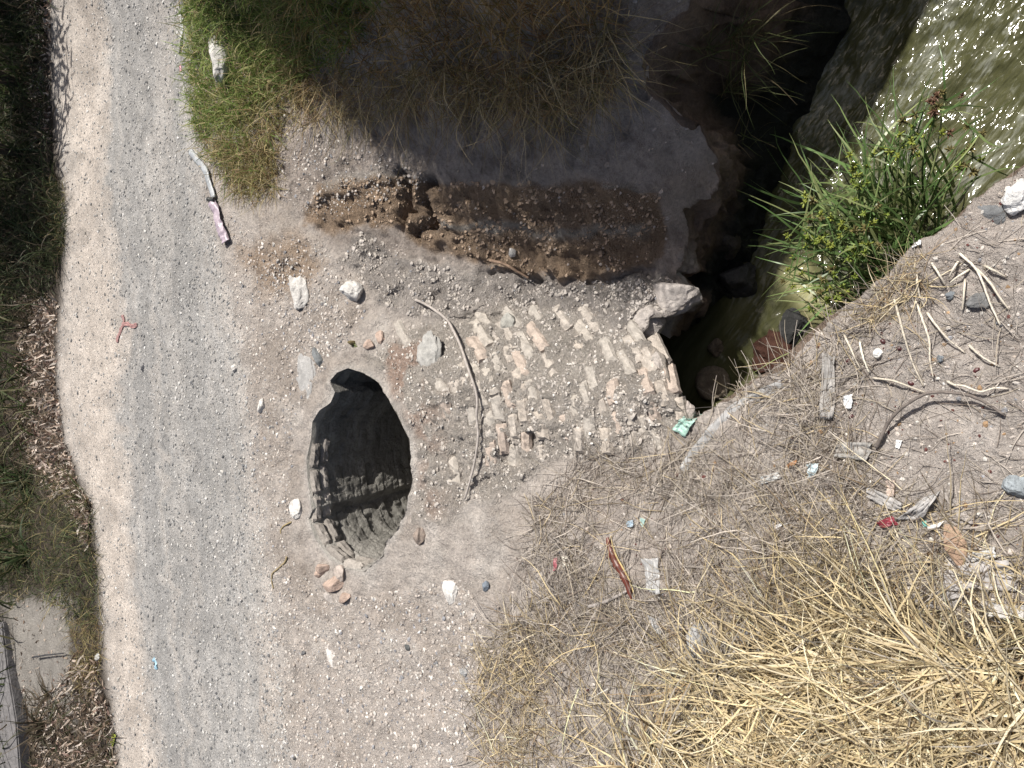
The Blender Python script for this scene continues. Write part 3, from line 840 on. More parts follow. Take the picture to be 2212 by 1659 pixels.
# inside of the tunnel behind its open end
def lining():
    ax = (ax0 - ax1) / np.linalg.norm(ax0 - ax1); sd = np.array([-ax[1], ax[0]])
    prof_ = [(math.cos(a) * .56, math.sin(a) * .62 - 1.05) for a in np.linspace(R(-60), R(240), 30)]
    V = []
    for s_ in np.linspace(.32, 1.55, 20):
        for (a, z) in prof_:
            q = ax1 + ax * s_ + sd * a
            V.append((q[0], q[1], z))
    V = np.array(V); V += np.stack([fbm(V[:, 1] * 9, V[:, 2] * 9, 3, 311), fbm(V[:, 0] * 9, V[:, 2] * 9, 3, 312), fbm(V[:, 0] * 9, V[:, 1] * 9, 3, 313)], -1) * .02
    i = np.arange(len(V)).reshape(20, 30)
    q = np.stack([i[:-1, :-1], i[1:, :-1], i[1:, 1:], i[:-1, 1:]], -1).reshape(-1, 4)
    V = np.concatenate([V, [[*(ax1 + ax * 1.6), -.9]]])
    tri = np.stack([i[-1, :-1], np.full(29, len(V) - 1), i[-1, 1:]], -1)
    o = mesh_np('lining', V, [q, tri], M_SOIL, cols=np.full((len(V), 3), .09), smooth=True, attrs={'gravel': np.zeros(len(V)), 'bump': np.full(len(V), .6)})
    under(o, tunnel)
lining()

# ------------------------------------------------------------------ water
def water():
    gx = np.concatenate([np.arange(-1.2, 3.2, .02), np.arange(3.2, 6, .1)]); gy = np.concatenate([np.arange(-2.6, -.2, .08), np.arange(-.2, 3.2, .02)])
    A_, B_ = np.meshgrid(gx, gy, indexing='ij')
    wu_, wv_ = proj(np.stack([A_, B_, np.full(A_.shape, WZ)], -1))
    fo = sstep(1560, 1800, wu_ + fbm(A_ * 3, B_ * 3, 3, 320) * 60 - (wv_ - 500) * .12)
    calm = sstep(60, -60, sdf([(1480,560),(1700,690),(1720,760),(1690,900),(1450,950)], wu_, wv_))
    fo = fo * (.2 + .8 * calm)
    ed = np.exp(-(np.maximum(segdist([(1640,700),(1700,660),(1760,640),(1800,690),(1700,740)], wu_, wv_), 0) / 26) ** 2)
    fo = np.clip(fo + ed * .5, 0, 1)
    pal = np.exp(-(segdist([(1725,600),(1750,625),(1765,655)], wu_, wv_, False) / 34) ** 2) * .85
    zz = WZ + fo * (fbm(A_ * 5 + B_ * 3, B_ * 6 - A_ * 2, 4, 330) * .035 + fbm(A_ * 14, B_ * 14, 3, 331) * .012) + (1 - fo) * fbm(A_ * 6, B_ * 6, 3, 333) * .008
    i = np.arange(A_.size).reshape(A_.shape)
    q = np.stack([i[:-1, :-1], i[1:, :-1], i[1:, 1:], i[:-1, 1:]], -1).reshape(-1, 4)
    tag(mesh_np('water', np.stack([A_, B_, zz], -1).reshape(-1, 3), [q], M_WATER, smooth=True, attrs={'foam': fo, 'pale': pal}), kind='structure')
water()

# ------------------------------------------------------------------ scatter helpers
def scatter(poly, n_, dens=None):
    poly = np.asarray(poly, float)
    lo, hi = poly.min(0), poly.max(0)
    out = np.zeros((0, 2))
    while len(out) < n_:
        q = rng.uniform(lo, hi, (n_ * 2, 2))
        ok = inside(poly, q[:, 0], q[:, 1])
        if dens is not None: ok &= rng.random(len(q)) < dens(q[:, 0], q[:, 1])
        out = np.concatenate([out, q[ok]])
    return out[:n_, 0], out[:n_, 1]

def pick(pal, n_, jit=.15):
    c = np.array(pal)[rng.integers(0, len(pal), n_)]
    return np.clip(c * (1 + rng.normal(size=(n_, 1)) * jit), .005, .8)

def dirs(n_, elev, espread, az=None, aspread=9):
    a = rng.uniform(0, 2 * np.pi, n_) if az is None else rng.normal(az, aspread, n_)
    e = np.clip(rng.normal(elev, espread, n_), -5, 88) * np.pi / 180
    return np.stack([np.cos(e) * np.cos(a), np.cos(e) * np.sin(a), np.sin(e)], -1)

# loose gravel, one uncountable mass
gp = []
def gravel(poly, n_, smin, smax, pal, dens=None, flat=.6, lift=.12):
    u, v = scatter(poly, n_, dens)
    p = at(u, v)
    ok = ~inside(hole_poly, p[:, 0], p[:, 1]) & (sdf(top_poly, p[:, 0], p[:, 1]) < -.03)
    p = p[ok]; m_ = len(p)
    sz = smin * (smax / smin) ** (rng.random(m_) ** 3.2)
    p[:, 2] = height(p[:, 0], p[:, 1]) + sz * lift
    gp.append(stones(p, sz, pick(pal, m_, .18 if flat > .5 else .08), flat=flat))
G_GREY = [(.30, .295, .29), (.36, .35, .34), (.24, .24, .24), (.46, .45, .43), (.16, .16, .165), (.42, .4, .37), (.54, .52, .5), (.33, .32, .31)]
G_DIRT = [(.48, .43, .39), (.56, .52, .48), (.42, .37, .33), (.27, .27, .285), (.58, .55, .51), (.36, .31, .27), (.44, .39, .35), (.5, .45, .41)]
gravel(road_px[:14] + [(640,1720)] + road_px[19:], 34000, .003, .017, G_GREY, lambda u, v: .6 + .4 * sstep(.12, .4, (u - 130 - v * .075) / 300))
gravel([(470,450),(640,560),(760,700),(640,900),(620,1200),(720,1300),(1000,1250),(1050,1350),(1000,1700),(600,1700),(540,900)], 14000, .003, .016, G_DIRT)
gravel(vault_px, 3000, .003, .014, [(.46, .42, .38), (.52, .48, .44), (.6, .57, .53), (.4, .36, .32)])
gravel(near_px, 8000, .0025, .013, G_DIRT + [(.3, .2, .12), (.12, .05, .045)])
gravel([(600,500),(690,520),(800,640),(760,760),(640,780),(560,600)], 1800, .003, .015, G_DIRT)
gravel(ledge_px, 900, .003, .012, G_DIRT)
gravel([(600,240),(950,390),(700,480),(580,420)], 1200, .004, .016, G_DIRT)
cl_ = lambda u, v: .15 + .85 * (vnoise(u / 38, v / 30, 402) > .5)
gravel(brown_px, 2200, .004, .022, [(.37, .272, .195), (.34, .25, .178), (.4, .3, .22)], cl_, .42, -.05)
gravel(vault_px, 1800, .005, .02, [(.48, .44, .4), (.45, .405, .365)], cl_, .4, -.08)
gravel(ledge_px, 1500, .005, .022, [(.46, .42, .385), (.43, .39, .35)], cl_, .45, -.05)
gravel(bank_px, 1200, .004, .018, [(.4, .35, .315), (.36, .31, .27)], cl_, .45, -.05)
gravel([(262,1720),(345,2400),(750,2400),(640,1720)], 7000, .004, .015, G_GREY)
gravel([(640,1720),(720,2200),(1400,2200),(1060,1720)], 5000, .004, .014, G_DIRT)
v_, f_, c_ = join(gp)
tag(mesh_np('gravel', v_, f_, M_STONE, cols=c_, smooth=False), 'loose gravel and grit scattered over the road and bare dirt', 'gravel', kind='stuff')

# ------------------------------------------------------------------ grass
GREEN = [(.17, .25, .06), (.22, .3, .08), (.28, .32, .11), (.13, .19, .05), (.36, .35, .15)]
OLIVE = [(.26, .22, .1), (.36, .29, .14), (.19, .18, .07), (.45, .37, .2), (.3, .2, .11)]
STRAW = [(.56, .45, .26), (.45, .365, .23), (.65, .54, .33), (.32, .27, .19), (.28, .2, .12), (.72, .63, .45), (.34, .31, .27), (.22, .18, .13)]
TWIGS = [(.36, .32, .28), (.27, .235, .205), (.46, .41, .36), (.19, .155, .13), (.38, .33, .26)]

def grass_obj(name, parts, mat, label, cat, kind='stuff'):
    v_, f_, c_ = join(parts)
    return tag(mesh_np(name, v_, f_, mat, cols=c_, smooth=True), label, cat, kind=kind)

gpoly = [(398,-120),(405,120),(418,220),(432,300),(500,385),(545,410),(590,400),(600,320),(620,235),(720,190),(860,165),(1000,190),(1100,195),(1210,165),(1260,100),(1310,40),(1340,-120)]
parts = []
u, v = scatter(gpoly, 9500, lambda u, v: np.where(u < 680, 1, .26) * np.where((abs(u - 478) < 26) & (abs(v - 110) < 60), .12, 1))
u = u + rng.normal(size=len(u)) * 13; v = v + rng.normal(size=len(v)) * 16; u = np.maximum(u, np.interp(v, [-60, 180, 300, 500], [396, 411, 428, 466]) + rng.normal(size=len(u)) * 4)
b = at(u, v); nb = len(u)
gmix = sstep(720, 500, u + rng.normal(size=nb) * 90 + v * .35)
cols = np.where((rng.random(nb) < gmix)[:, None], pick(GREEN + STRAW[:1], nb), np.where((u > 650)[:, None], pick(STRAW[:5] + OLIVE, nb) * np.array([1.0, .88, .75]), pick(OLIVE, nb)))
parts.append(ribbons(b, dirs(nb, 40, 20), rng.uniform(.08, .26, nb), rng.uniform(.004, .009, nb), cols, 5, .8, .5))
u, v = scatter([(398,-120),(412,220),(440,310),(520,260),(640,180),(760,120),(900,-120)], 4200)
b = at(u, v); nb = len(u)
parts.append(ribbons(b, dirs(nb, 55, 15), rng.uniform(.1, .24, nb), rng.uniform(.005, .01, nb), pick(GREEN, nb), 5, .8, .4))
grass_obj('grass', parts, M_BLADE, 'matted green and olive grass covering the bank beside the road', 'grass')
# long stems trailing down the bank face
parts = []
u, v = scatter([(640,160),(900,140),(1250,120),(1330,20),(1340,180),(1180,260),(950,230),(760,260),(640,250)], 1700)
b = at(u, v, .02); nb = len(u)
parts.append(ribbons(b, dirs(nb, 12, 14, np.pi + .5, .9), rng.uniform(.15, .55, nb), rng.uniform(.003, .006, nb), pick(OLIVE + STRAW[:5], nb), 8, .5, .7))
u, v = scatter([(430,300),(600,330),(600,410),(560,440),(520,430)], 900)
b = at(u, v); nb = len(u)
parts.append(ribbons(b, dirs(nb, 20, 15), rng.uniform(.1, .25, nb), rng.uniform(.003, .005, nb), pick(OLIVE, nb), 6, .6, .6))
grass_obj('trailing_grass', parts, M_BLADE, 'thin brownish stems trailing over the edge of the shaded soil bank', 'grass')
# tall growth on the bank above, beyond the frame, that throws the shade
nb = 3800
t_ = rng.random(nb); cr = np.array([(3.75,5.0),(3.6,4.7),(3.1,3.9),(2.75,3.2),(2.5,2.4),(2.42,1.95),(2.7,1.6),(3.8,.98),(5.2,.25)])
cl = np.concatenate([[0], np.cumsum(np.hypot(*np.diff(cr, axis=0).T))]); cl /= cl[-1]
b = np.stack([np.interp(t_, cl, cr[:, 0]) + rng.uniform(-.05, .55, nb), np.interp(t_, cl, cr[:, 1]) + rng.normal(size=nb) * .1, np.zeros(nb)], -1)
b[:, 2] = height(b[:, 0], b[:, 1])
parts = [ribbons(b, dirs(nb, 70, 12), rng.uniform(.2, .55, nb), rng.uniform(.006, .014, nb), pick(GREEN + OLIVE, nb), 5, .5, .4)]
grass_obj('bank_grass', parts, M_BLADE, 'tall grass along the crest of the high bank', 'grass')

# dry grass, bottom right
dpoly = [(2260,1330),(2080,1390),(1940,1280),(1820,1200),(1700,1230),(1560,1330),(1420,1470),(1250,1480),(1150,1560),(1060,1659),(1060,1760),(2260,1760)]
parts = []
u, v = scatter(dpoly, 6000, lambda u, v: (.14 + .86 * sstep(1500, 1900, u + (v - 1400) * .4)) * (.25 + .75 * (vnoise(u / 55, v / 55, 78) > .4)))
b = at(u, v, .005); nb = len(u)
parts.append(ribbons(b, dirs(nb, 25, 20), rng.uniform(.1, .4, nb), rng.uniform(.003, .008, nb), pick(STRAW, nb, .3) * rng.uniform(.6, 1.1, (nb, 1)), 7, .5, .3, lift=.01))
u, v = scatter([(2260,1380),(2080,1400),(1900,1290),(1760,1300),(1600,1450),(1500,1760),(2260,1760)], 1200)
b = at(u, v, .01); nb = len(u)
parts.append(ribbons(b, dirs(nb, 45, 16, np.pi * .5 + .3, 1.0), rng.uniform(.25, .6, nb), rng.uniform(.005, .011, nb), pick(STRAW[:3] + STRAW[5:6], nb), 8, .6, .4, lift=.1))
for k in range(26):                      # separate tussocks, each fanning from its own root
    cu, cv = scatter([(2240,1400),(2080,1420),(1900,1310),(1740,1290),(1560,1400),(1380,1480),(1250,1600),(1300,1720),(2260,1720)], 1)
    nb = int(rng.integers(25, 70)); b = at(np.full(nb, cu[0]), np.full(nb, cv[0]), .01) + rng.normal(size=(nb, 3)) * np.array([.03, .03, 0])
    parts.append(ribbons(b, dirs(nb, 35, 18, rng.uniform(0, 6.28), 1.3), rng.uniform(.2, .6, nb), rng.uniform(.004, .012, nb), pick(STRAW, nb, .25), 8, .8, .45, lift=.07))
u, v = scatter([(1030,1400),(1200,1280),(1450,1300),(1600,1220),(1700,1130),(1900,1050),(2212,1150),(2212,1330),(1900,1280),(1500,1470),(1180,1600),(1020,1659)], 1300)
b = at(u, v, .004); nb = len(u)
parts.append(ribbons(b, dirs(nb, 10, 10), rng.uniform(.12, .45, nb), rng.uniform(.003, .007, nb), pick(STRAW + TWIGS, nb), 6, .3, .4))
u, v = scatter([(1030,1400),(1120,1330),(1200,1330),(1180,1659),(1040,1659)], 700)
b = at(u, v, .004); nb = len(u)
parts.append(ribbons(b, dirs(nb, 18, 12), rng.uniform(.08, .25, nb), rng.uniform(.003, .006, nb), pick(STRAW, nb), 6, .3, .4))
u, v = scatter([(1060,1760),(2260,1760),(2260,1330),(2700,1250),(2700,2300),(1150,2300)], 6500)
b = at(u, v, .005); nb = len(u)
parts.append(ribbons(b, dirs(nb, 28, 20), rng.uniform(.15, .5, nb), rng.uniform(.004, .01, nb), pick(STRAW, nb, .3), 6, .5, .35, lift=.01))
grass_obj('dry_grass', parts, M_DRY, 'tangled straw yellow dry grass covering the near bank', 'grass')

# grey twig and straw litter
parts = []
u, v = scatter([(1160,1080),(1260,990),(1450,985),(1560,890),(1700,790),(1820,700),(1900,760),(1830,900),(1900,1050),(1850,1180),(1650,1230),(1450,1400),(1200,1450),(1060,1400),(1130,1230)], 5200,
               lambda u, v: .25 + .75 * (vnoise(u / 70, v / 70, 77) > .45))
b = at(u, v, .003); nb = len(u)
parts.append(ribbons(b, dirs(nb, 4, 6), rng.uniform(.04, .28, nb), rng.uniform(.002, .005, nb), pick(TWIGS + TWIGS + TWIGS + STRAW[1:2], nb, .25), 5, .15, .35, tip=.6))
u, v = scatter([(1780,680),(1950,580),(2100,460),(2230,380),(2230,1150),(1900,1100),(1850,900)], 420)
b = at(u, v, .003); nb = len(u)
parts.append(ribbons(b, dirs(nb, 4, 6), rng.uniform(.03, .18, nb), rng.uniform(.002, .004, nb), pick(TWIGS, nb), 5, .1, .3, tip=.6))
u, v = scatter([(1830,690),(1960,570),(1990,530),(2010,620),(1880,720)], 260)
b = at(u, v, .003); nb = len(u)
parts.append(ribbons(b, dirs(nb, 25, 18), rng.uniform(.05, .25, nb), rng.uniform(.002, .005, nb), pick(STRAW, nb), 6, .4, .5))
grass_obj('straw_litter', parts, M_DRY, 'grey twigs and broken straw littering the dirt edge above the stream', 'litter')

# leafy shrubs overhanging the verge from outside the frame, which keep it in shade
def shrub(name, c, r, n_, lab):
    p = norm(rng.normal(size=(n_, 3))) * (rng.random((n_, 1)) ** .45) * np.array(r) + np.array(c)
    clump = vnoise(p[:, 0] * 3 + p[:, 2] * 2, p[:, 1] * 3 + p[:, 2], 61) > .34
    p = p[clump]; k = len(p)
    root = empty(name, (c[0], c[1] + .5, height(c[0], c[1] + .5).item()), lab, 'shrub', 'shrubs overhanging the verge')
    o_ = np.array(root.location)
    a, q, cc = ribbons(p - o_, dirs(k, 10, 35), rng.uniform(.1, .24, k), rng.uniform(.03, .06, k), pick([(.06, .09, .03), (.08, .12, .04), (.045, .07, .025)], k), 3, .5, .4, floor=False, tip=.15)
    mesh_np('foliage', a, [q], M_BLADE, root, cols=cc, smooth=True)
    st = []
    for j in range(7):
        e = np.array(c) + norm(rng.normal(size=3)) * np.array(r) * .6 - o_
        st.append(tube(spline([[0, 0, -.1], e * .4 + [0, 0, .2], e], 6), np.linspace(.02, .006, 13), (.12, .1, .075), 6))
    a, f_, cc = join(st); mesh_np('branches', a, f_, M_TWIG, root, cols=cc, smooth=True)
for c, r, n_ in [((5.9, 9.6, 1.9), (1.0, 1.1, .75), 1500), ((4.7, 9.55, 1.9), (.9, 1.05, .7), 1400), ((3.6, 9.5, 1.85), (.85, 1.0, .65), 1300), ((2.75, 9.45, 1.75), (.7, .9, .55), 900)]:
    shrub('shrub', c, r, n_, 'leafy dark shrub overhanging the far verge beyond the photo edge')

VG = [(.07, .095, .035), (.1, .125, .05), (.05, .065, .025), (.19, .18, .1), (.035, .045, .018), (.14, .11, .07)]
# left verge: grass, dead leaves
parts = []
lpx = np.array(road_px[:14]); 
u, v = scatter([(-60,-60),(105,-60),(105,130),(115,300),(128,420),(140,520),(125,620),(60,700),(-60,700)], 4200); b = at(u, v); nb = len(u)
parts.append(ribbons(b, dirs(nb, 50, 20), rng.uniform(.12, .5, nb), rng.uniform(.006, .016, nb), pick([(.04,.055,.022),(.055,.075,.03),(.03,.04,.018),(.09,.1,.05),(.13,.1,.065),(.06,.047,.03)], nb), 6, .7, .4))
u, v = scatter([(80,380),(140,395),(146,470),(142,540),(110,590),(60,560)], 1600); b = at(u, v); nb = len(u)
parts.append(ribbons(b, dirs(nb, 45, 20), rng.uniform(.06, .2, nb), rng.uniform(.004, .007, nb), pick(VG + VG + OLIVE[:2], nb), 5, .7, .4))
u, v = scatter([(-60,1030),(150,1010),(205,1090),(218,1230),(222,1330),(190,1350),(110,1290),(-60,1290)], 3000); b = at(u, v); nb = len(u)
parts.append(ribbons(b, dirs(nb, 40, 20), rng.uniform(.08, .35, nb), rng.uniform(.004, .009, nb), pick(VG + VG + OLIVE[:3], nb), 6, .7, .4))
u, v = scatter([(-60,650),(110,660),(120,900),(150,1010),(-60,1060)], 900); b = at(u, v); nb = len(u)
parts.append(ribbons(b, dirs(nb, 35, 20), rng.uniform(.1, .4, nb), rng.uniform(.005, .012, nb), pick([(.14,.105,.07), (.08,.06,.04), (.2,.155,.1), (.05,.055,.025)], nb), 6, .7, .5))
u, v = scatter([(150,1340),(225,1330),(225,1420),(200,1500),(160,1480)], 700); b = at(u, v); nb = len(u)
parts.append(ribbons(b, dirs(nb, 35, 20), rng.uniform(.05, .18, nb), rng.uniform(.003, .006, nb), pick(OLIVE, nb), 5, .7, .5))
u, v = scatter([(20,1510),(200,1480),(240,1560),(255,1720),(-20,1720)], 1300); b = at(u, v); nb = len(u)
parts.append(ribbons(b, dirs(nb, 25, 20), rng.uniform(.08, .35, nb), rng.uniform(.006, .014, nb), pick([(.13,.1,.07), (.085,.065,.045), (.22,.17,.12), (.07,.075,.035)], nb), 6, .6, .5))
grass_obj('verge_grass', parts, M_BLADE, 'dark weedy grass along the far verge of the road', 'grass')
parts = []
u, v = scatter([(-60,1720),(258,1720),(325,2300),(-60,2300)], 2600); b = at(u, v); nb = len(u)
parts.append(ribbons(b, dirs(nb, 40, 20), rng.uniform(.1, .35, nb), rng.uniform(.005, .012, nb), pick(VG, nb), 5, .7, .4))
x_ = rng.uniform(1.7, 6, 6500); y_ = rng.uniform(1.4, 7.2, 6500); pu, pv = proj(np.stack([x_, y_, height(x_, y_)], -1))
ok = (pv < -110) & (pu > 395) & (sdf(top_poly, x_, y_) < -.1); b = np.stack([x_, y_, height(x_, y_)], -1)[ok]; nb = len(b)
parts.append(ribbons(b, dirs(nb, 40, 22), rng.uniform(.1, .35, nb), rng.uniform(.005, .011, nb), pick(GREEN + OLIVE + OLIVE, nb), 5, .7, .4))
grass_obj('verge_grass', parts, M_BLADE, 'rough grass on the banks beyond the frame', 'grass')
# hanging growth behind the verge, that keeps it dark
parts = []
nb = 2600
b = np.stack([rng.uniform(-6, 6, nb), rng.uniform(9.6, 12, nb), np.zeros(nb)], -1); b[:, 2] = height(b[:, 0], b[:, 1])
parts.append(ribbons(b, dirs(nb, 60, 18), rng.uniform(.3, .9, nb), rng.uniform(.01, .025, nb), pick(VG, nb), 6, .6, .4))
grass_obj('far_grass', parts, M_BLADE, 'tall dark grass standing behind the road verge', 'grass')

def leaf_litter(polys, label):
    parts = []
    for poly, n_, s0, s1 in polys:
        u, v = scatter(poly, n_); b = at(u, v, .006); nb = len(u)
        parts.append(ribbons(b, dirs(nb, 12, 22), rng.uniform(s0, s1, nb), rng.uniform(.012, .03, nb) , pick([(.4,.31,.24), (.5,.41,.34), (.58,.5,.44), (.2,.14,.1), (.13,.09,.065), (.5,.44,.38), (.24,.16,.13)], nb, .2), 4, -.4, .9, tip=.2))
    grass_obj('leaf_litter', parts, M_DRY, label, 'litter')
leaf_litter([([(60,-20),(112,-20),(112,300),(70,330)], 600, .03, .1), ([(40,640),(125,650),(122,820),(140,950),(170,1030),(120,1080),(40,950)], 2200, .03, .12),
             ([(120,990),(200,1090),(195,1180),(150,1100)], 600, .03, .1), ([(70,1560),(170,1400),(215,1430),(245,1560),(258,1700),(60,1700)], 1100, .03, .12), ([(15,1290),(160,1290),(165,1480),(60,1560),(20,1480)], 130, .02, .07)],
            'dry brown fallen leaves piled along the far verge of the road')

# ------------------------------------------------------------------ plants that are things
def sword_plant(u, v, nl, l0, l1, wd, pal, label, group, elev=48, name='sword_leaf_plant', az=None, asp=9, z=None, droop=.7, cat='plant', mat=None, wob=.3):
    p = at1(u, v) if z is None else P(u, v, z)
    root = empty(name, tuple(p), label, cat, group)
    b = np.zeros((nl, 3)) + rng.normal(size=(nl, 3)) * .03 * np.array([1, 1, 0])
    vv_, q, c = ribbons(b + p, dirs(nl, elev, 18, az, asp), rng.uniform(l0, l1, nl), rng.uniform(.6, 1.2, nl) * wd, pick(pal, nl), 8, droop, wob, floor=z is None, tip=.05)
    o = mesh_np('foliage', vv_ - p, [q], mat or M_BLADE, root, cols=c, smooth=True)
    st = [tube(np.array([[0, 0, -.02], [0, 0, .02], [.005, .004, .05]]), [.02, .018, .008], (.16, .13, .07), 7)]
    a, f_, c_ = join(st); mesh_np('crown_base', a, f_, M_TWIG, root, cols=c_, smooth=True)
    return root
DG = [(.035, .055, .022), (.05, .075, .03), (.03, .04, .018), (.07, .08, .04)]
BRN = [(.12, .095, .065), (.08, .06, .04), (.17, .13, .09), (.06, .055, .035)]
for (u, v, nl, l0, l1, wd, pal, lab) in [
    (55, 90, 26, .2, .5, .03, DG, 'dark sword leaved plant at the top of the far verge'),
    (48, 235, 26, .2, .5, .035, DG, 'dark green sword leaved plant opposite the white rock in the grass'),
    (60, 330, 24, .2, .45, .035, DG, 'dark sword leaved plant in the far verge opposite the grey plastic strip'),
    (70, 500, 24, .25, .5, .025, DG, 'dark plant in the far verge just below the green grass tuft by the road'),
    (70, 700, 24, .2, .45, .025, BRN, 'brown withered sword leaved plant opposite the red rag in the road'),
    (60, 1040, 30, .25, .55, .03, DG, 'sword leaved plant above the green grass clump at the lower road edge'),
    (60, 1200, 34, .25, .55, .032, DG, 'broad dark sword leaved plant beside the grey sandy patch'),
    (95, 1570, 34, .2, .5, .03, BRN, 'withered brown rosette plant at the lower corner of the verge'),
    (105, 1500, 16, .15, .35, .025, BRN, 'small spiky withered plant on the grey sandy patch')]:
    sword_plant(u, v, nl, l0, l1, wd, pal, lab, 'sword leaved plants along the road verge')

TU = [(.07, .09, .03), (.1, .11, .045), (.18, .16, .08), (.14, .11, .06)]
def wall_hit(u, v):
    d = ray(u, v); tt = np.linspace(2, 8, 1500); q = CAM + d * tt[:, None]
    k = np.argmax(q[:, 2] < height(q[:, 0], q[:, 1]))
    return q[max(k - 1, 0)]
for (u, v, nl, l, lab) in [(1600, 95, 60, .6, 'large drooping grass tuft on the dark gully wall at the top of the photo'),
                          (1580, 190, 40, .5, 'grass tuft hanging below the largest one on the gully wall'),
                          (1530, 110, 22, .4, 'sparse grass tuft at the lip of the grey soil block'),
                          (1600, 300, 14, .3, 'small thin grass tuft lowest on the dark gully wall')]:
    p = wall_hit(u, v)
    root = empty('grass_tuft', tuple(p), lab, 'grass tuft', 'grass tufts on the gully wall')
    b = np.zeros((nl, 3)) + p + rng.normal(size=(nl, 3)) * .03
    d0 = dirs(nl, 30, 25, -1.2, 1.1)
    vv_, q, c = ribbons(b, d0, rng.uniform(.4, 1, nl) * l, rng.uniform(.004, .008, nl), pick(TU, nl), 9, .9, .4, floor=False)
    mesh_np('foliage', vv_ - p, [q], M_BLADE, root, cols=c, smooth=True)

# sedges over the water
SG = [(.105, .175, .055), (.13, .21, .07), (.08, .135, .045), (.18, .24, .09), (.26, .3, .13)]
def flower_mesh(col, seed):
    r = np.random.default_rng(seed)
    parts = []
    for k in range(16):
        dd = norm(r.normal(size=3) + np.array([0, 0, .5])); l = r.uniform(.018, .034)
        parts.append(tube(np.array([dd * .004, dd * l * .6, dd * l]), [.0028, .0048, .001], np.array(col) * r.uniform(.7, 1.25), 5, False))
    return join(parts)
FL = []
for k, c in enumerate([(.3, .34, .07), (.22, .28, .055), (.2, .115, .075), (.22, .19, .08)]):
    v_, f_, c_ = flower_mesh(c, 50 + k)
    o = mesh_np('flower_head', v_, f_, M_SEDGE, cols=c_, smooth=True, link=False)
    FL.append(o.data); bpy.data.objects.remove(o)

def sedge(base, heads, extra, label, zb):
    """base pixels on the water edge; heads: pixels of flower clusters (u,v,z,kind)"""
    p = P(base[0], base[1], zb)
    root = empty('sedge', tuple(p), label, 'sedge plant', 'sedges growing over the stream')
    stems, leaves = [], []
    for (u, v, z, kind) in heads:
        tp = P(u, v, z)
        b0 = p + np.array([rng.uniform(-.3, .3), rng.uniform(-.2, .2), 0]) * .8
        mid = b0 * .45 + tp * .55 + np.array([rng.normal() * .05, rng.normal() * .05, .14])
        path = spline([b0, mid, tp], 7)
        stems.append(tube(path - p, np.linspace(.006, .0035, len(path)), pick(SG, 1)[0], 5))
        for j in range(rng.integers(3, 6)):
            q = tp + np.array([rng.normal() * .045, rng.normal() * .045, rng.uniform(-.02, .05)])
            stems.append(tube(np.array([tp, (tp + q) / 2 + [0, 0, .01], q]) - p, .0018, (.12, .15, .05), 4, False))
            fo = bpy.data.objects.new('flower_head', FL[kind if rng.random() < .8 else 3]); COL.objects.link(fo)
            fo.parent = root; fo.location = tuple(q - p); s_ = rng.uniform(.7, 1.1); fo.scale = (s_, s_, s_)
            fo.rotation_euler = (rng.uniform(-.6, .6), rng.uniform(-.6, .6), rng.uniform(0, 6.28))
        nl = 4
        leaves.append(ribbons(np.repeat((tp - p)[None], nl, 0), dirs(nl, 12, 25), rng.uniform(.1, .3, nl), rng.uniform(.008, .014, nl), pick(SG, nl), 8, .45, .3, floor=False, tip=.06))
    nl = extra
    b0 = np.stack([rng.uniform(-.3, .3, nl), rng.uniform(-.18, .18, nl), rng.uniform(-.05, .1, nl)], -1)
    leaves.append(ribbons(b0, dirs(nl, 52, 18, .5, .9), rng.uniform(.35, .9, nl), rng.uniform(.012, .026, nl), pick(SG, nl), 10, .7, .3, floor=False, tip=.05))
    a, f_, c_ = join(leaves); mesh_np('leaves', a, f_, M_SEDGE, root, cols=c_, smooth=True)
    a, f_, c_ = join(stems); mesh_np('stems', a, f_, M_SEDGE, root, cols=c_, smooth=True)
z3 = lambda x, y: (1474.7 + x / 3, y / 3)      # zoom of the upper right ninth
H1 = [(*z3(1560,720), -.35, 2), (*z3(1640,740), -.35, 2), (*z3(1480,890), -.4, 0), (*z3(1540,860), -.4, 0), (*z3(1400,960), -.4, 0), (*z3(1920,870), -.4, 3), (*z3(1880,1020), -.45, 1), (*z3(1700,650), -.4, 2)]
H2 = [(*z3(1240,1020), -.45, 0), (*z3(1180,1140), -.5, 0), (*z3(1140,1200), -.5, 1), (*z3(870,1310), -.6, 0), (*z3(920,1390), -.55, 0), (*z3(850,1470), -.6, 0), (*z3(780,1470), -.6, 0), (*z3(850,1560), -.6, 1),
      (*z3(750,1600), -.65, 0), (*z3(1220,1370), -.5, 1), (*z3(1100,1480), -.55, 0), (*z3(1200,1510), -.55, 0), (*z3(1010,1610), -.6, 0), (*z3(1140,1590), -.6, 1)]
H3 = [(1715,600,-.6,0), (1790,590,-.55,1), (1750,610,-.6,0), (1790,625,-.6,0), (1780,660,-.6,1), (1845,570,-.5,1)]
sedge((1985, 500), H1, 95, 'tall leafy green sedge with reddish flower clusters at the stream edge', -1.05)
sedge((1900, 560), H2, 100, 'green sedge with yellow green flower clusters, between the tall and the low one', -1.0)
sedge((1860, 610), H3, 40, 'smaller low sedge beside the pale foaming water', -1.0)

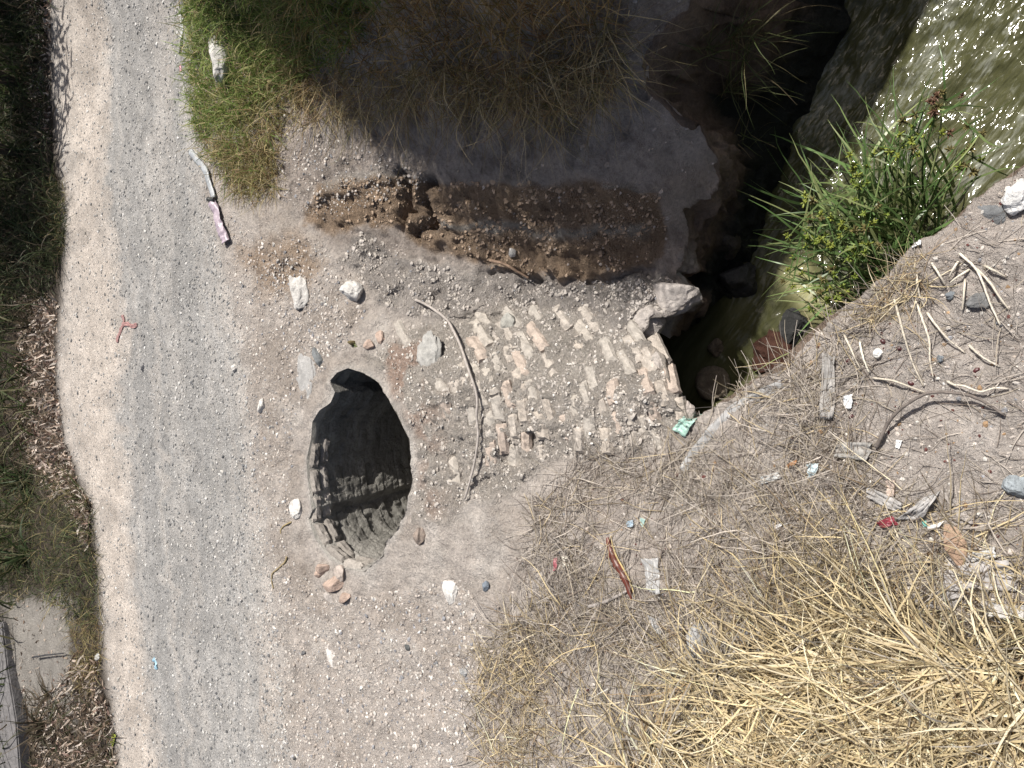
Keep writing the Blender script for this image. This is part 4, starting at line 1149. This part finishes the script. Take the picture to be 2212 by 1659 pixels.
# ------------------------------------------------------------------ rocks and rubble
WHT = (.6, .575, .545); DK = (.19, .2, .205); PINK = (.42, .32, .265)
zz4 = lambda x, y: (x / 3, 553 + y / 3)
zz5 = lambda x, y: (737.3 + x / 3, 553 + y / 3)
zz6 = lambda x, y: (1474.7 + x / 3, 553 + y / 3)
zz7 = lambda x, y: (x / 3, 1106 + y / 3)
zz8 = lambda x, y: (737.3 + x / 3, 1106 + y / 3)
zz9 = lambda x, y: (1474.7 + x / 3, 1106 + y / 3)
rock('rock', 645, 630, (.15, .1, .07), 'largest pale white rock on the dirt, the left one of the pair above the tunnel', col=WHT, seed=11, rz=.3)
rock('rock', 764, 632, (.11, .085, .09), 'jagged white rock, the right one of the pair above the tunnel', col=WHT, seed=12, rz=1.2)
rock('rock', 478, 108, (.26, .11, .1), 'white limestone boulder half hidden in the green grass', col=(.55, .53, .5), seed=13, rz=.1, sink=.25)
rock('rock', 640, 1098, (.075, .06, .04), 'white stone lying just left of the hole', col=WHT, seed=14)
rock('rock', 565, 877, (.06, .04, .03), 'pair of fused white lumps on the road shoulder left of the hole', col=WHT, seed=15)
rock('rock', 507, 796, (.035, .035, .03), 'small white stone on the road edge between the red rag and the hole', col=WHT, seed=16)
rock('rock', 970, 1275, (.09, .06, .025), 'flat white stone sunk in the dirt below the tunnel', col=WHT, seed=17, sink=.55)
rock('rock', 720, 1412, (.11, .08, .02), 'white stone almost buried in the dirt below the brick rubble', col=(.56, .53, .5), seed=18, sink=.75)
rock('rock', 688, 776, (.1, .035, .035), 'dark greenish grey stone lying diagonally above the hole', col=DK, seed=19, rz=.5, cuts=8, amp=.1)
rock('rock', 658, 816, (.2, .13, .03), 'broad grey lump sunk in the dirt next to the dark diagonal stone', col=(.36, .35, .34), seed=20, sink=.72)
rock('rock', 1050, 1266, (.035, .028, .025), 'small blue grey angular stone at the edge of the straw', col=(.2, .23, .27), seed=21)
rock('rock', 310, 795, (.035, .022, .018), 'single dark pebble in the middle of the road', col=(.1, .1, .11), seed=22)
rock('rock', 909, 1155, (.07, .05, .04), 'brownish clod with a hard shadow below the right side of the hole', col=(.33, .27, .23), seed=23)
rock('rock', 1099, 697, (.06, .05, .05), 'grey lump standing proud of the tunnel roof', col=(.34, .33, .3), seed=24)
rock('rock', *zz5(1360,60), (.04, .03, .03), 'white pebble stuck in the brown soil cut', col=WHT, seed=25) if False else rock('rock', 1108, 545, (.035, .028, .03), 'white pebble stuck in the brown soil cut', col=WHT, seed=25)
rock('rock', *zz6(1740,250), (.022, .02, .018), 'round slate grey pebble on the near dirt slope below the sedge', col=(.2, .22, .24), seed=26)
rock('rock', *zz6(1670,668), (.022, .013, .012), 'flat slate grey pebble on bare dirt between long straw stalks', col=(.19, .21, .23), seed=27)
rock('rock', *zz6(1915,300), (.035, .04, .03), 'dark jagged stone casting a shadow near the right edge of the dirt', col=(.16, .16, .16), seed=28, amp=.35)
rock('rock', *zz6(1270,632), (.024, .022, .018), 'bright white pebble among dead twigs at the gully edge', col=(.74, .73, .7), seed=29)
rock('rock', *zz6(2010,1380) if False else (2090, 640), (.05, .04, .02), 'dark grey stone slab in the dirt near the upper right corner', col=(.17, .17, .175), seed=30) if False else None
rock('rock', *z3(2020,1385), (.055, .06, .02), 'dark grey slab set in the dirt near the upper right corner', col=(.16, .165, .17), seed=31, sink=.6)
rock('rock', 2205, 425, (.07, .06, .05), 'rounded pale boulder cut off by the right edge of the photo', col=(.62, .61, .6), seed=32)
rock('rock', *zz6(2170,1490), (.05, .05, .04), 'blue grey stone at the right edge above the grey rags', col=(.3, .33, .35), seed=33)
rock('rock', *zz9(110,850), (.1, .06, .06), 'large grey stone lying in the dry grass', col=(.36, .36, .36), seed=34)
rock('rock', *zz9(420,840), (.06, .05, .05), 'darker stone half covered by dry grass beside the large grey stone', col=(.2, .2, .21), seed=35)
rock('rock', *zz8(798,1040), (.03, .035, .028), 'grey pebble with a sharp shadow beside the left edge of the dry grass', col=(.36, .36, .36), seed=36)
rock('rock', *zz8(430,878), (.022, .026, .02), 'round black pebble on the dirt left of the dry grass', col=(.1, .105, .105), seed=37)
rock('rock', *zz7(1970,912), (.022, .022, .02), 'dark grey pebble on the lower road shoulder', col=(.14, .14, .145), seed=38)
rock('rock', *zz7(1912,1595), (.02, .018, .018), 'dark pebble at the bottom edge of the dirt shoulder', col=(.1, .1, .1), seed=39)
rock('rock', *zz7(640,940), (.045, .03, .03), 'pale grey stone at the verge edge beside the iron rod', col=(.5, .5, .5), seed=40)
rock('rock', *zz9(1750,170) if False else zz9(1760,190), (.11, .045, .02), 'broken reddish brown brick lying among the grey rags', 'brick', (.36, .25, .18), seed=41, rz=.1, cuts=8, amp=.06, mat=M_BRICK)
for k, (u, v, sz, col, lab) in enumerate([
    (700, 1228, (.07, .05, .05), PINK, 'pinkish red brick fragment at the top of the rubble heap below the hole'),
    (722, 1262, (.1, .06, .05), PINK, 'largest orange pink brick fragment in the rubble below the hole'),
    (738, 1238, (.06, .05, .045), (.42, .36, .32), 'greyish mortar lump between the pink brick fragments'),
    (690, 1240, (.04, .035, .03), PINK, 'small orange brick chip at the left of the rubble heap'),
    (712, 1290, (.05, .03, .03), (.45, .41, .38), 'grey mortar chip at the bottom of the rubble heap'),
    (745, 1290, (.06, .045, .03), PINK, 'pink brick chip lowest in the rubble heap')]):
    rock('brick_fragment', u, v, sz, lab, 'rubble', col, 60 + k, rng.uniform(0, 3), .3, 'rubble below the hole', mat=M_BRICK, cuts=8, amp=.12)
for k, (u, v, sz, col, lab) in enumerate([
    (798, 745, (.05, .04, .03), PINK, 'orange brick crumbs on the ground at the top of the hole'),
    (822, 728, (.05, .04, .03), PINK, 'reddish brick crumb on the tunnel shoulder above the hole')]):
    rock('brick_fragment', u, v, sz, lab, 'rubble', col, 80 + k, rng.uniform(0, 3), .3, 'rubble above the hole', mat=M_BRICK, cuts=7, amp=.2)
rock('mortar_lump', 1452, 640, (.12, .17, .1), 'big pale mortar lump overhanging the dark stream at the end of the ledge', 'rubble', (.43, .39, .36), 90, .2, .6, z=-.5)
rock('mortar_lump', 1398, 698, (.1, .1, .1), 'pale broken mortar lump on the lip beside the tunnel mouth', 'rubble', (.42, .38, .35), 91, .6, .5, z=-.47)
rock('mortar_lump', 1425, 792, (.09, .06, .06), 'broken edge piece at the tip of the tunnel mouth', 'rubble', (.4, .36, .33), 92, .3, .6, z=-.26)
rock('mortar_lump', 1478, 882, (.07, .045, .035), 'thin broken mortar piece jutting over the water beside the green plastic', 'rubble', (.42, .37, .34), 93, .9, .5, z=-.2)
rock('mortar_lump', 930, 768, (.17, .1, .05), 'knobbly grey lump on the tunnel roof above the hole', 'rubble', (.37, .36, .34), 94, .1, .5)
rock('rock', 1540, 828, (.12, .12, .08), 'smooth brown boulder standing in the shallow water below the tunnel mouth', col=(.2, .165, .125), seed=95, z=WZ, amp=.1, sink=.5, cuts=1)
rock('rock', 1548, 752, (.06, .05, .05), 'smaller brown rock in the water behind the smooth boulder', col=(.15, .12, .09), seed=96, z=WZ)
rock('rock', 1672, 765, (.13, .13, .07), 'reddish brown algae covered rock at the water edge under the near bank', col=(.06, .028, .02), seed=97, z=WZ, amp=.45, cuts=2)
rock('rock', 1712, 708, (.13, .1, .06), 'black wet rock in the splashing water', col=(.035, .035, .035), seed=98, z=WZ)
rock('rock', 1600, 610, (.15, .12, .16), 'dark wet rock in the shade where the gully wall meets the stream', col=(.05, .05, .05), seed=99, z=WZ)
rock('rock', 1560, 520, (.17, .14, .2), 'dark wet boulder at the foot of the gully wall', col=(.06, .052, .045), seed=100, z=WZ + .1)

# ------------------------------------------------------------------ sticks, straws
def stick(name, pts, rad, label, cat, col, group=None, lift=.006, arch=0, mat=None, sides=6, jit=.0012, extra=None):
    g = at([a for a, b in pts], [b for a, b in pts], lift)
    k = len(g)
    s = spline(g, 7)
    s[:, 2] = np.convolve(np.pad(s[:, 2], 6, mode='edge'), np.ones(13) / 13, 'valid') + arch * np.sin(np.linspace(0, np.pi, len(s)))
    s[:, :2] += rng.normal(size=(len(s), 2)) * jit * .3
    s[:, 2] = np.maximum(s[:, 2], height(s[:, 0], s[:, 1]) + rad * .6)
    rr = np.interp(np.linspace(0, 1, len(s)), [0, 1], [rad, rad * .6]) * (1 + rng.normal(size=len(s)) * .06)
    org = s.mean(0)
    parts = [tube(s - org, rr, col, sides)]
    for e in (extra or []):
        ge = at([a for a, b in e], [b for a, b in e], lift)
        ge[:, 2] += np.linspace(0, .1, len(ge))
        parts.append(tube(spline(ge, 6) - org, rad * .35, np.asarray(col) * .8, 5))
    v_, f_, c_ = join(parts)
    c_ = np.clip(c_ * (1 + rng.normal(size=(len(c_), 1)) * .08), .01, .8)
    o = mesh_np(name, v_, f_, mat or M_TWIG, cols=c_, smooth=True)
    o.location = tuple(org)
    return tag(o, label, cat, group)
stick('branch', [zz5(490,285), zz5(590,325), zz5(690,400), zz5(765,480), zz5(800,610), zz5(860,740), zz5(900,900), zz5(912,1050), zz5(912,1180), zz5(890,1340), zz5(850,1470), zz5(820,1570)], .011,
      'long thin grey branch lying across the tunnel roof', 'branch', (.4, .36, .33), lift=.03, arch=.02, extra=[[zz5(705,385), zz5(800,340), zz5(870,300), zz5(945,255)]])
stick('branch', [(1070,565), (1095,572), (1130,590), (1152,603)], .012, 'short forked brown stick leaning against the foot of the brown cut', 'branch', (.26, .18, .13), lift=.05)
stick('branch', [zz6(1262,1240), zz6(1300,1160), zz6(1360,1060), zz6(1450,970), zz6(1600,890), zz6(1780,888), zz6(1920,925), zz6(2085,1030)], .009,
      'dark bent twig arching over the bare dirt on the right', 'branch', (.17, .145, .13), lift=.02, arch=.05)
stick('branch', [zz8(1610,610), zz8(1700,585), zz8(1800,540), zz8(1860,505), zz8(1930,450)], .012, 'smooth grey branch beside the brown seed pod', 'branch', (.32, .29, .27))
zA = lambda x, y: (1755.5 + x * .2063, 548.6 + y * .2063)
ST = [([(860,470),(940,770),(1000,960),(1060,1150),(1165,1390)], 'longest pale straw stalk, left of the three that run down the bare dirt'),
 ([(1090,200),(1120,400),(1180,570)], 'pale straw stalk hanging down from the gully edge above the long stalks'),
 ([(1085,500),(1160,700),(1230,910),(1235,1100),(1265,1300)], 'kinked straw stalk in the middle of the bare dirt with a split lower end'),
 ([(1205,620),(1300,750),(1420,890),(1600,1040)], 'thick straight straw stalk slanting right with a dark shadow along it'),
 ([(1640,960),(1780,1080),(1960,1185)], 'slightly bowed straw stalk right of the thick slanting one'),
 ([(1540,0),(1700,150),(1780,300),(1860,520),(1965,750)], 'long curved straw stalk coming down from the upper right corner'),
 ([(1720,160),(1860,310),(1960,460),(2050,580)], 'straw stalk branching off right of the long curved one'),
 ([(1800,130),(2030,250)], 'short straight straw piece highest on the right dirt'),
 ([(1640,170),(1430,320)], 'short straw piece slanting down left beside a brown hole'),
 ([(1530,80),(1430,260)], 'stubby straw piece above the one slanting down left'),
 ([(1250,100),(1330,220),(1390,330)], 'short dark edged straw piece just right of the sedge roots'),
 ([(340,850),(430,1030),(510,1215)], 'pale straw stalk among the dark root mat at the gully edge'),
 ([(500,920),(540,1080),(600,1250)], 'thin straw stalk right beside the one in the root mat'),
 ([(1410,1335),(1490,1370),(1600,1385),(1760,1440),(1900,1405),(2050,1410)], 'zigzag thin straw stalk just above the dark bent twig'),
 ([(1600,270),(1590,430),(1570,600)], 'thin short upright straw left of the dark jagged stone'),
 ([(640,1300),(860,1330),(1050,1400),(1180,1450)], 'straw stalk running into the left end of the dark bent twig')]
for pts, lab in ST:
    stick('straw_stalk', [zA(*q) for q in pts], .0055, lab, 'straw', pick([(.64, .58, .49), (.58, .52, .43)], 1)[0], 'long straw stalks on the near dirt', lift=.012, arch=.025)
stick('iron_rod', [zz7(250,930), zz7(350,915), zz7(450,905)], .01, 'dark straight rod stuck across the grey sandy patch', 'rod', (.05, .05, .055), lift=.06)
stick('rope_piece', [zz7(1890,65), zz7(1850,85), zz7(1825,110), zz7(1822,140)], .007, 'short frayed yellow brown rope piece left of the hole', 'rope', (.33, .26, .14), lift=.004)
stick('rope_piece', [zz7(1860,290), zz7(1850,325), zz7(1800,370), zz7(1770,400), zz7(1765,450), zz7(1775,495)], .008, 'longer curled rope piece with a dark end, below the short one', 'rope', (.3, .24, .14), lift=.004)

# seed pod: two halves, brown shell and yellow lining
def pod():
    a, b = at1(*zz8(1735,160), .02), at1(*zz8(1885,560), .02)
    root = empty('seed_pod', tuple((a + b) / 2), 'large split brown seed pod with a yellow inside lying in the grey straw', 'seed pod')
    c0 = (a + b) / 2
    ax = b - a; L_ = np.linalg.norm(ax); ax /= L_; sd = np.cross(ax, [0, 0, 1.0]); sd /= np.linalg.norm(sd); up = np.cross(sd, ax)
    def half(name, off, wmax, col, lift):
        n_ = 40; V = []
        for k in range(n_):
            s_ = k / (n_ - 1); w_ = wmax * (math.sin(math.pi * min(.99, s_ * .96 + .03)) ** .5) * (1 + .12 * math.sin(s_ * 30))
            for j in range(9):
                th = math.pi * j / 8
                V.append(a - c0 + ax * L_ * s_ + sd * (off + .012 * math.sin(s_ * 6) + math.cos(th) * w_) + up * (lift + math.sin(th) * w_ * .8))
        V = np.array(V); i = np.arange(len(V)).reshape(n_, 9)
        q = np.stack([i[:-1, :-1], i[1:, :-1], i[1:, 1:], i[:-1, 1:]], -1).reshape(-1, 4)
        q2 = np.stack([i[:-1, 8], i[1:, 8], i[1:, 0], i[:-1, 0]], -1)
        o = mesh_np(name, V, [q, q2], M_PLASTIC if name == 'shell' else M_TWIG, root, cols=np.full((len(V), 3), 1) * np.array(col), smooth=True)
    half('shell', 0, .022, (.13, .035, .022), 0)
    half('inner_lining', -.024, .006, (.5, .39, .19), .001)
pod()

# ------------------------------------------------------------------ litter: sheets and strips
def sheet(name, corners, label, cat, col, mat=None, nx_=22, ny_=14, crump=.03, edge=.06, thick=.002, seed=1, freq=2.2, lift=.008, parent=None, fold=0):
    """crumpled sheet over four pixel corners (clockwise)"""
    c = at([a for a, b in corners], [b for a, b in corners])
    s, t_ = np.meshgrid(np.linspace(0, 1, nx_), np.linspace(0, 1, ny_), indexing='ij')
    e1 = fbm(s * 4 + seed, t_ * 4, 3, seed) * edge; e2 = fbm(s * 4, t_ * 4 + seed, 3, seed + 3) * edge
    s2, t2 = s + e1, t_ + e2
    p = (c[0] * ((1 - s2) * (1 - t2))[..., None] + c[1] * (s2 * (1 - t2))[..., None] + c[2] * (s2 * t2)[..., None] + c[3] * ((1 - s2) * t2)[..., None])
    h = height(p[..., 0], p[..., 1])
    L_ = max(np.linalg.norm(c[1] - c[0]), np.linalg.norm(c[3] - c[0]))
    cr = (ridged(s * freq + seed, t_ * freq * 1.3, 4, seed + 7) - .45) * crump + fbm(s * 9, t_ * 9, 3, seed + 11) * crump * .25
    p[..., 2] = h + lift + np.maximum(cr, 0) + fold * np.sin(np.pi * t_) ** 2
    i = np.arange(s.size).reshape(s.shape)
    q = np.stack([i[:-1, :-1], i[1:, :-1], i[1:, 1:], i[:-1, 1:]], -1).reshape(-1, 4)
    org = p.reshape(-1, 3).mean(0)
    cc = np.asarray(col) * (1 + .18 * fbm(s * 5, t_ * 5, 4, seed + 13))[..., None]
    o = mesh_np(name, p.reshape(-1, 3) - org, [q], mat or M_CLOTH, cols=np.clip(cc.reshape(-1, 3), .01, .85), smooth=True)
    o.location = tuple(org)
    sm = o.modifiers.new('thickness', 'SOLIDIFY'); sm.thickness = thick
    if parent is None: tag(o, label, cat)
    else:
        o.parent = parent; o.location = tuple(org - np.array(parent.location))
        if label: o['label'] = label
    return o
GR = (.36, .345, .335)
z2 = lambda x, y: (1810.4 + x * .1815, 1042.3 + y * .1815)      # zoom of the rags
sheet('rag', [z2(360,40), z2(760,240), z2(740,360), z2(330,170)], 'folded grey rag strip left of the upright curled one', 'rag', GR, seed=1, crump=.05)
sheet('rag', [z2(1040,170), z2(1215,100), z2(1000,440), z2(700,430)], 'long curled grey rag with a raised hem beside the red wrapper', 'rag', (.42, .405, .395), seed=2, crump=.06, fold=.03)
sheet('rag', [z2(1220,90), z2(1330,130), z2(1660,510), z2(1440,430)], 'flat dusty rag lying right of the curled one', 'rag', (.35, .32, .3), seed=3, crump=.03)
sheet('rag', [z2(1480,870), z2(1870,770), z2(1900,880), z2(1550,930)], 'small pale grey felt patch on the right', 'rag', (.48, .47, .455), seed=4, crump=.03, thick=.008)
sheet('rag', [z2(1290,900), z2(2000,930), z2(2150,1290), z2(1230,1270)], 'large flat grey rag with dark seeds on it, below the felt patch', 'rag', (.4, .38, .37), seed=5, crump=.035, nx_=34, ny_=26)
sheet('rag', [z2(1180,1290), z2(1540,1290), z2(1370,1500), z2(950,1480)], 'crumpled darker grey rag at the edge of the dry grass', 'rag', (.33, .315, .31), seed=6, crump=.06)
sheet('rag', [z2(1680,1390), z2(2240,1450), z2(2260,1620), z2(1850,1640)], 'bulging pale rag lowest at the right edge of the photo', 'rag', (.5, .485, .47), seed=7, crump=.07, fold=.05)
sheet('rag', [zz6(1000,1200), zz6(1240,1210), zz6(1200,1330), zz6(990,1300)], 'lumpy grey cloth scrap in the twig litter below the white film', 'rag', (.31, .3, .285), seed=8, crump=.06)
sheet('rag', [zz6(910,640), zz6(990,640), zz6(985,1050), zz6(900,1050)], 'dusty grey cloth strip hanging over the root mat at the gully edge', 'rag', (.33, .315, .3), seed=9, crump=.05)
sheet('foil_wrapper', [z2(460,470), z2(650,390), z2(730,500), z2(520,530)], 'crumpled shiny dark red wrapper beside the grey rags', 'wrapper', (.2, .025, .04), M_PLASTIC, seed=10, crump=.02)
sheet('plastic_spoon', [z2(1060,520), z2(1270,455), z2(1180,550), z2(1080,560)], 'curved white plastic piece right of the red wrapper', 'plastic scrap', (.72, .71, .7), M_PLASTIC, seed=11, crump=.01, fold=.02)
sheet('plastic_scrap', [z2(1000,460), z2(1050,450), z2(1060,520), z2(1020,530)], 'tiny turquoise plastic scrap beside the curved white piece', 'plastic scrap', (.2, .5, .44), M_PLASTIC, seed=12, crump=.015)
sheet('plastic_scrap', [(1455,925), (1480,898), (1506,905), (1480,945)], 'turquoise green plastic scrap at the end of the tunnel', 'plastic scrap', (.36, .54, .47), M_PLASTIC, seed=13, crump=.05)
sheet('plastic_scrap', [zz6(1045,910), zz6(1100,900), zz6(1100,985), zz6(1055,990)], 'torn white plastic film below the root mat', 'plastic scrap', (.74, .76, .78), M_PLASTIC, seed=14, crump=.03, edge=.14)
sheet('plastic_scrap', [zz6(810,1350), zz6(890,1340), zz6(860,1430), zz6(815,1440)], 'pale blue torn plastic film in the straw litter', 'plastic scrap', (.55, .66, .7), M_PLASTIC, seed=15, crump=.03, edge=.14)
sheet('plastic_scrap', [zz6(510,1430), zz6(620,1395), zz6(640,1440), zz6(515,1480)], 'dull grey plastic flap left of the pale blue film', 'plastic scrap', (.42, .43, .43), M_PLASTIC, seed=16, crump=.02)
sheet('plastic_scrap', [zz6(1385,1190), zz6(1425,1195), zz6(1405,1250), zz6(1380,1240)], 'small white plastic chip below the bent dark twig', 'plastic scrap', (.75, .75, .75), M_PLASTIC, seed=17, crump=.008)
sheet('wood_chip', [zz6(670,1360), zz6(745,1325), zz6(750,1345), zz6(690,1370)], 'small orange brown wood chip in the straw litter', 'wood chip', (.34, .18, .09), M_TWIG, seed=18, crump=.006, thick=.008)
sheet('wooden_slat', [zz6(1325,1450), zz6(1378,1450), zz6(1375,1560), zz6(1330,1560)], 'pinkish pale striped wood slat standing in the litter by the rags', 'wood', (.52, .42, .36), M_TWIG, seed=19, crump=.004, thick=.012, edge=.01)
sheet('plastic_bag', [zz8(1950,300), zz8(2055,290), zz8(2080,530), zz8(1990,500)], 'translucent grey plastic bag right of the seed pod', 'plastic bag', (.5, .5, .5), M_FILM, seed=20, crump=.03)
sheet('plastic_bag', [zz8(1990,660), zz8(2060,690), zz8(2080,800), zz8(2040,770)], 'small crumpled white clear film below the grey bag', 'plastic bag', (.6, .6, .6), M_FILM, seed=21, crump=.03)
sheet('paper_scrap', [zz8(1430,290), zz8(1480,280), zz8(1480,350), zz8(1440,355)], 'cream coloured chip left of the seed pod', 'paper scrap', (.66, .62, .53), M_PLASTIC, seed=22, crump=.008)
sheet('paper_scrap', [zz8(1382,300), zz8(1405,290), zz8(1398,375), zz8(1380,380)], 'narrow pinkish red scrap beside the cream chip', 'paper scrap', (.35, .1, .12), M_PLASTIC, seed=23, crump=.008)
sheet('paper_scrap', [zz9(590,90), zz9(640,70), zz9(690,70), zz9(600,110)], 'folded white scrap at the top of the dry grass', 'paper scrap', (.7, .7, .7), M_PLASTIC, seed=24, crump=.015)
sheet('plastic_scrap', [zz8(1850,60), zz8(1895,50), zz8(1895,95), zz8(1860,95)], 'small blue plastic scrap above the seed pod', 'plastic scrap', (.3, .38, .45), M_PLASTIC, seed=25, crump=.01)
sheet('plastic_scrap', [zz8(1940,35), zz8(1975,45), zz8(1960,100), zz8(1945,80)], 'turquoise plastic shred right of the small blue scrap', 'plastic scrap', (.33, .46, .43), M_PLASTIC, seed=26, crump=.01)
# strip of clear film lying along the gully edge
def strip(name, pts, width, label, cat, col, mat, lift=.006, parent=None, crump=.004, thick=.0015, seed=1):
    g = at([a for a, b in pts], [b for a, b in pts], lift); s = spline(g, 8)
    s[:, 2] = np.maximum(s[:, 2], height(s[:, 0], s[:, 1]) + lift)
    tn = norm(np.gradient(s, axis=0)); sd = norm(np.cross(tn, [0, 0, 1.0]))
    k = len(s); J = np.linspace(-.5, .5, 7)
    wv_ = width * (1 + .12 * fbm(np.arange(k) * .4, np.zeros(k), 3, seed))
    V = s[:, None] + sd[:, None] * (J[None, :] * wv_[:, None])[..., None]
    V[..., 2] += (np.abs(J) * 2)[None] ** 2 * -.3 * lift + fbm(np.arange(k)[:, None] * .35 + 0 * J, J[None] * 4 + 0 * np.arange(k)[:, None], 3, seed + 2) * crump
    i = np.arange(k * 7).reshape(k, 7)
    q = np.stack([i[:-1, :-1], i[1:, :-1], i[1:, 1:], i[:-1, 1:]], -1).reshape(-1, 4)
    org = s.mean(0); V = V.reshape(-1, 3) - org
    o = mesh_np(name, V, [q], mat, cols=np.clip(np.asarray(col) * (1 + .15 * fbm(V[:, 0] * 30, V[:, 1] * 30, 3, seed))[:, None], .01, .85), smooth=True)
    m_ = o.modifiers.new('thickness', 'SOLIDIFY'); m_.thickness = thick
    if parent: o.parent = parent; o.location = tuple(org - np.array(parent.location))
    else: o.location = tuple(org)
    if label and not parent: tag(o, label, cat)
    elif label: o['label'] = label
    return o
strip('film_strip', [zz6(650,830), zz6(540,880), zz6(380,960), zz6(260,1060), zz6(160,1170), zz6(60,1300), zz6(5,1390)], .05, 'long dusty clear plastic strip running along the gully edge', 'plastic strip', (.5, .5, .5), M_FILM, seed=31, crump=.012)
pr = empty('plastic_hose', tuple(at1(452, 430)), 'flattened plastic hose at the road edge, grey upper half and torn purplish lower half', 'hose')
z1 = lambda x, y: (x / 3, y / 3)
strip('grey_half', [z1(1245,985), z1(1290,1040), z1(1345,1110), z1(1370,1190), z1(1400,1290)], .062, None, None, (.36, .375, .39), M_PLASTIC, .03, pr, seed=32)
strip('purple_half', [z1(1388,1305), z1(1420,1370), z1(1440,1450), z1(1465,1520), z1(1485,1575)], .085, 'torn purplish lower half', None, (.4, .33, .38), M_PLASTIC, .045, pr, .02, seed=33)
strip('torn_collar', [z1(1370,1295), z1(1390,1300), z1(1412,1298)], .04, None, None, (.05, .05, .05), M_PLASTIC, .05, pr, seed=34)
strip('plastic_strip', [z1(1172,20), z1(1180,120), z1(1185,200), z1(1175,250)], .05, 'white plastic strip at the edge of the grass at the top of the road', 'plastic strip', (.62, .62, .6), M_PLASTIC, .012, seed=35)
strip('plastic_strip', [z1(1182,260), z1(1178,310), z1(1170,355)], .035, 'black plastic strip just below the white one at the grass edge', 'plastic strip', (.04, .035, .035), M_PLASTIC, .012, seed=36)
strip('plastic_scrap', [z1(1170,425), z1(1175,450), z1(1176,470)], .03, 'small pink plastic scrap on the road beside the grass', 'plastic scrap', (.48, .25, .28), M_PLASTIC, .01, seed=37)
strip('plastic_scrap', [zz7(998,945), zz7(1012,980), zz7(1022,1018)], .032, 'torn light blue plastic scrap on the lower road', 'plastic scrap', (.3, .48, .6), M_PLASTIC, .008, seed=38, crump=.02)
rr_ = empty('red_rag', tuple(at1(270, 702)), 'dusty red rag pressed into the gravel of the road', 'rag')
strip('rag_body', [zz4(795,385), zz4(805,420), zz4(790,470), zz4(770,520), zz4(762,560)], .038, None, None, (.33, .2, .19), M_CLOTH, .006, rr_, .012, .002, seed=39)
strip('rag_fold', [zz4(795,450), zz4(830,440), zz4(860,455), zz4(885,450), zz4(885,435)], .04, None, None, (.36, .21, .2), M_CLOTH, .01, rr_, .014, .002, seed=40)
sheet('fallen_leaf', [zz7(720,1490), zz7(735,1430), zz7(762,1440), zz7(740,1520)], 'yellow green fallen leaf at the lower road edge', 'leaf', (.3, .34, .06), M_PLASTIC, seed=41, crump=.02)
sheet('fallen_leaf', [zz4(245,1350), zz4(290,1330), zz4(355,1400), zz4(260,1385)], 'large pale pinkish dead leaf in the verge litter', 'leaf', (.5, .4, .36), M_CLOTH, seed=42, crump=.02)
sheet('fallen_leaf', [zz7(600,1290), zz7(635,1250), zz7(645,1290), zz7(610,1330)], 'cream coloured dead leaf in the lower verge litter', 'leaf', (.55, .5, .42), M_CLOTH, seed=43, crump=.02)
sheet('plastic_scrap', [z3(1480,1560), z3(1540,1490), z3(1550,1590), z3(1490,1610)], 'white tissue scrap on the gully edge beside the sedge', 'paper scrap', (.72, .72, .72), M_CLOTH, seed=44, crump=.03)
# dark burrow mouths / seeds
seeds = [zz6(1905,742), zz6(1076,682), zz6(1300,556), zz6(1402,600), zz6(1090,1040), z2(1770,1070), z2(1800,955), zz6(1480,825)]
labs = ['dark red seed right of the kinked straw stalk', 'dark red seed in the root mat at the gully edge', 'dark red seed beside the longest straw stalk near its top', 'dark red seed between two long straw stalks',
        'dark red seed below the torn white film', 'lower dark seed on the large flat rag', 'upper dark seed on the large flat rag', 'dark red seed at the lower end of the longest straw stalk']
for k, ((u, v), lab) in enumerate(zip(seeds, labs)):
    rock('seed', u, v, (.014, .0095, .007), lab, 'seed', (.07, .016, .018), 150 + k, rng.uniform(0, 3), .2, 'dark red seeds on the near bank', mat=M_PLASTIC, cuts=1, amp=.06)
# concrete slab in the lower left corner
def slab():
    pts = np.array([P(u, v, .03) for u, v in [(-60,1330),(4,1345),(16,1450),(34,1560),(46,1720),(-60,1720)]])
    top = pts.copy(); bot = pts.copy(); bot[:, 2] = -.1
    n_ = len(pts); V = np.concatenate([top, bot]); org = V.mean(0)
    me = bpy.data.meshes.new('concrete_slab')
    fs = [tuple(range(n_))[::-1], tuple(range(n_, 2 * n_))] + [(i, (i + 1) % n_, n_ + (i + 1) % n_, n_ + i) for i in range(n_)]
    me.from_pydata((V - org).tolist(), [], fs)
    import bmesh
    bm = bmesh.new(); bm.from_mesh(me); bmesh.ops.recalc_face_normals(bm, faces=bm.faces)
    bmesh.ops.bevel(bm, geom=bm.edges[:], offset=.015, segments=2, affect='EDGES'); bm.to_mesh(me); bm.free()
    me.materials.append(rough_material('grey_concrete', (.2, .19, .19), (.12, .115, .115), 14, .6, .015))
    o = bpy.data.objects.new('concrete_slab', me); COL.objects.link(o); o.location = tuple(org)
    tag(o, 'grey weathered concrete slab in the lower left corner beside the sandy patch', 'slab')
slab()
# seedling on the dirt
sword_plant(764, 741, 7, .02, .05, .012, [(.2, .24, .09)], 'tiny green seedling on the dirt above the hole', None, 40, 'seedling')
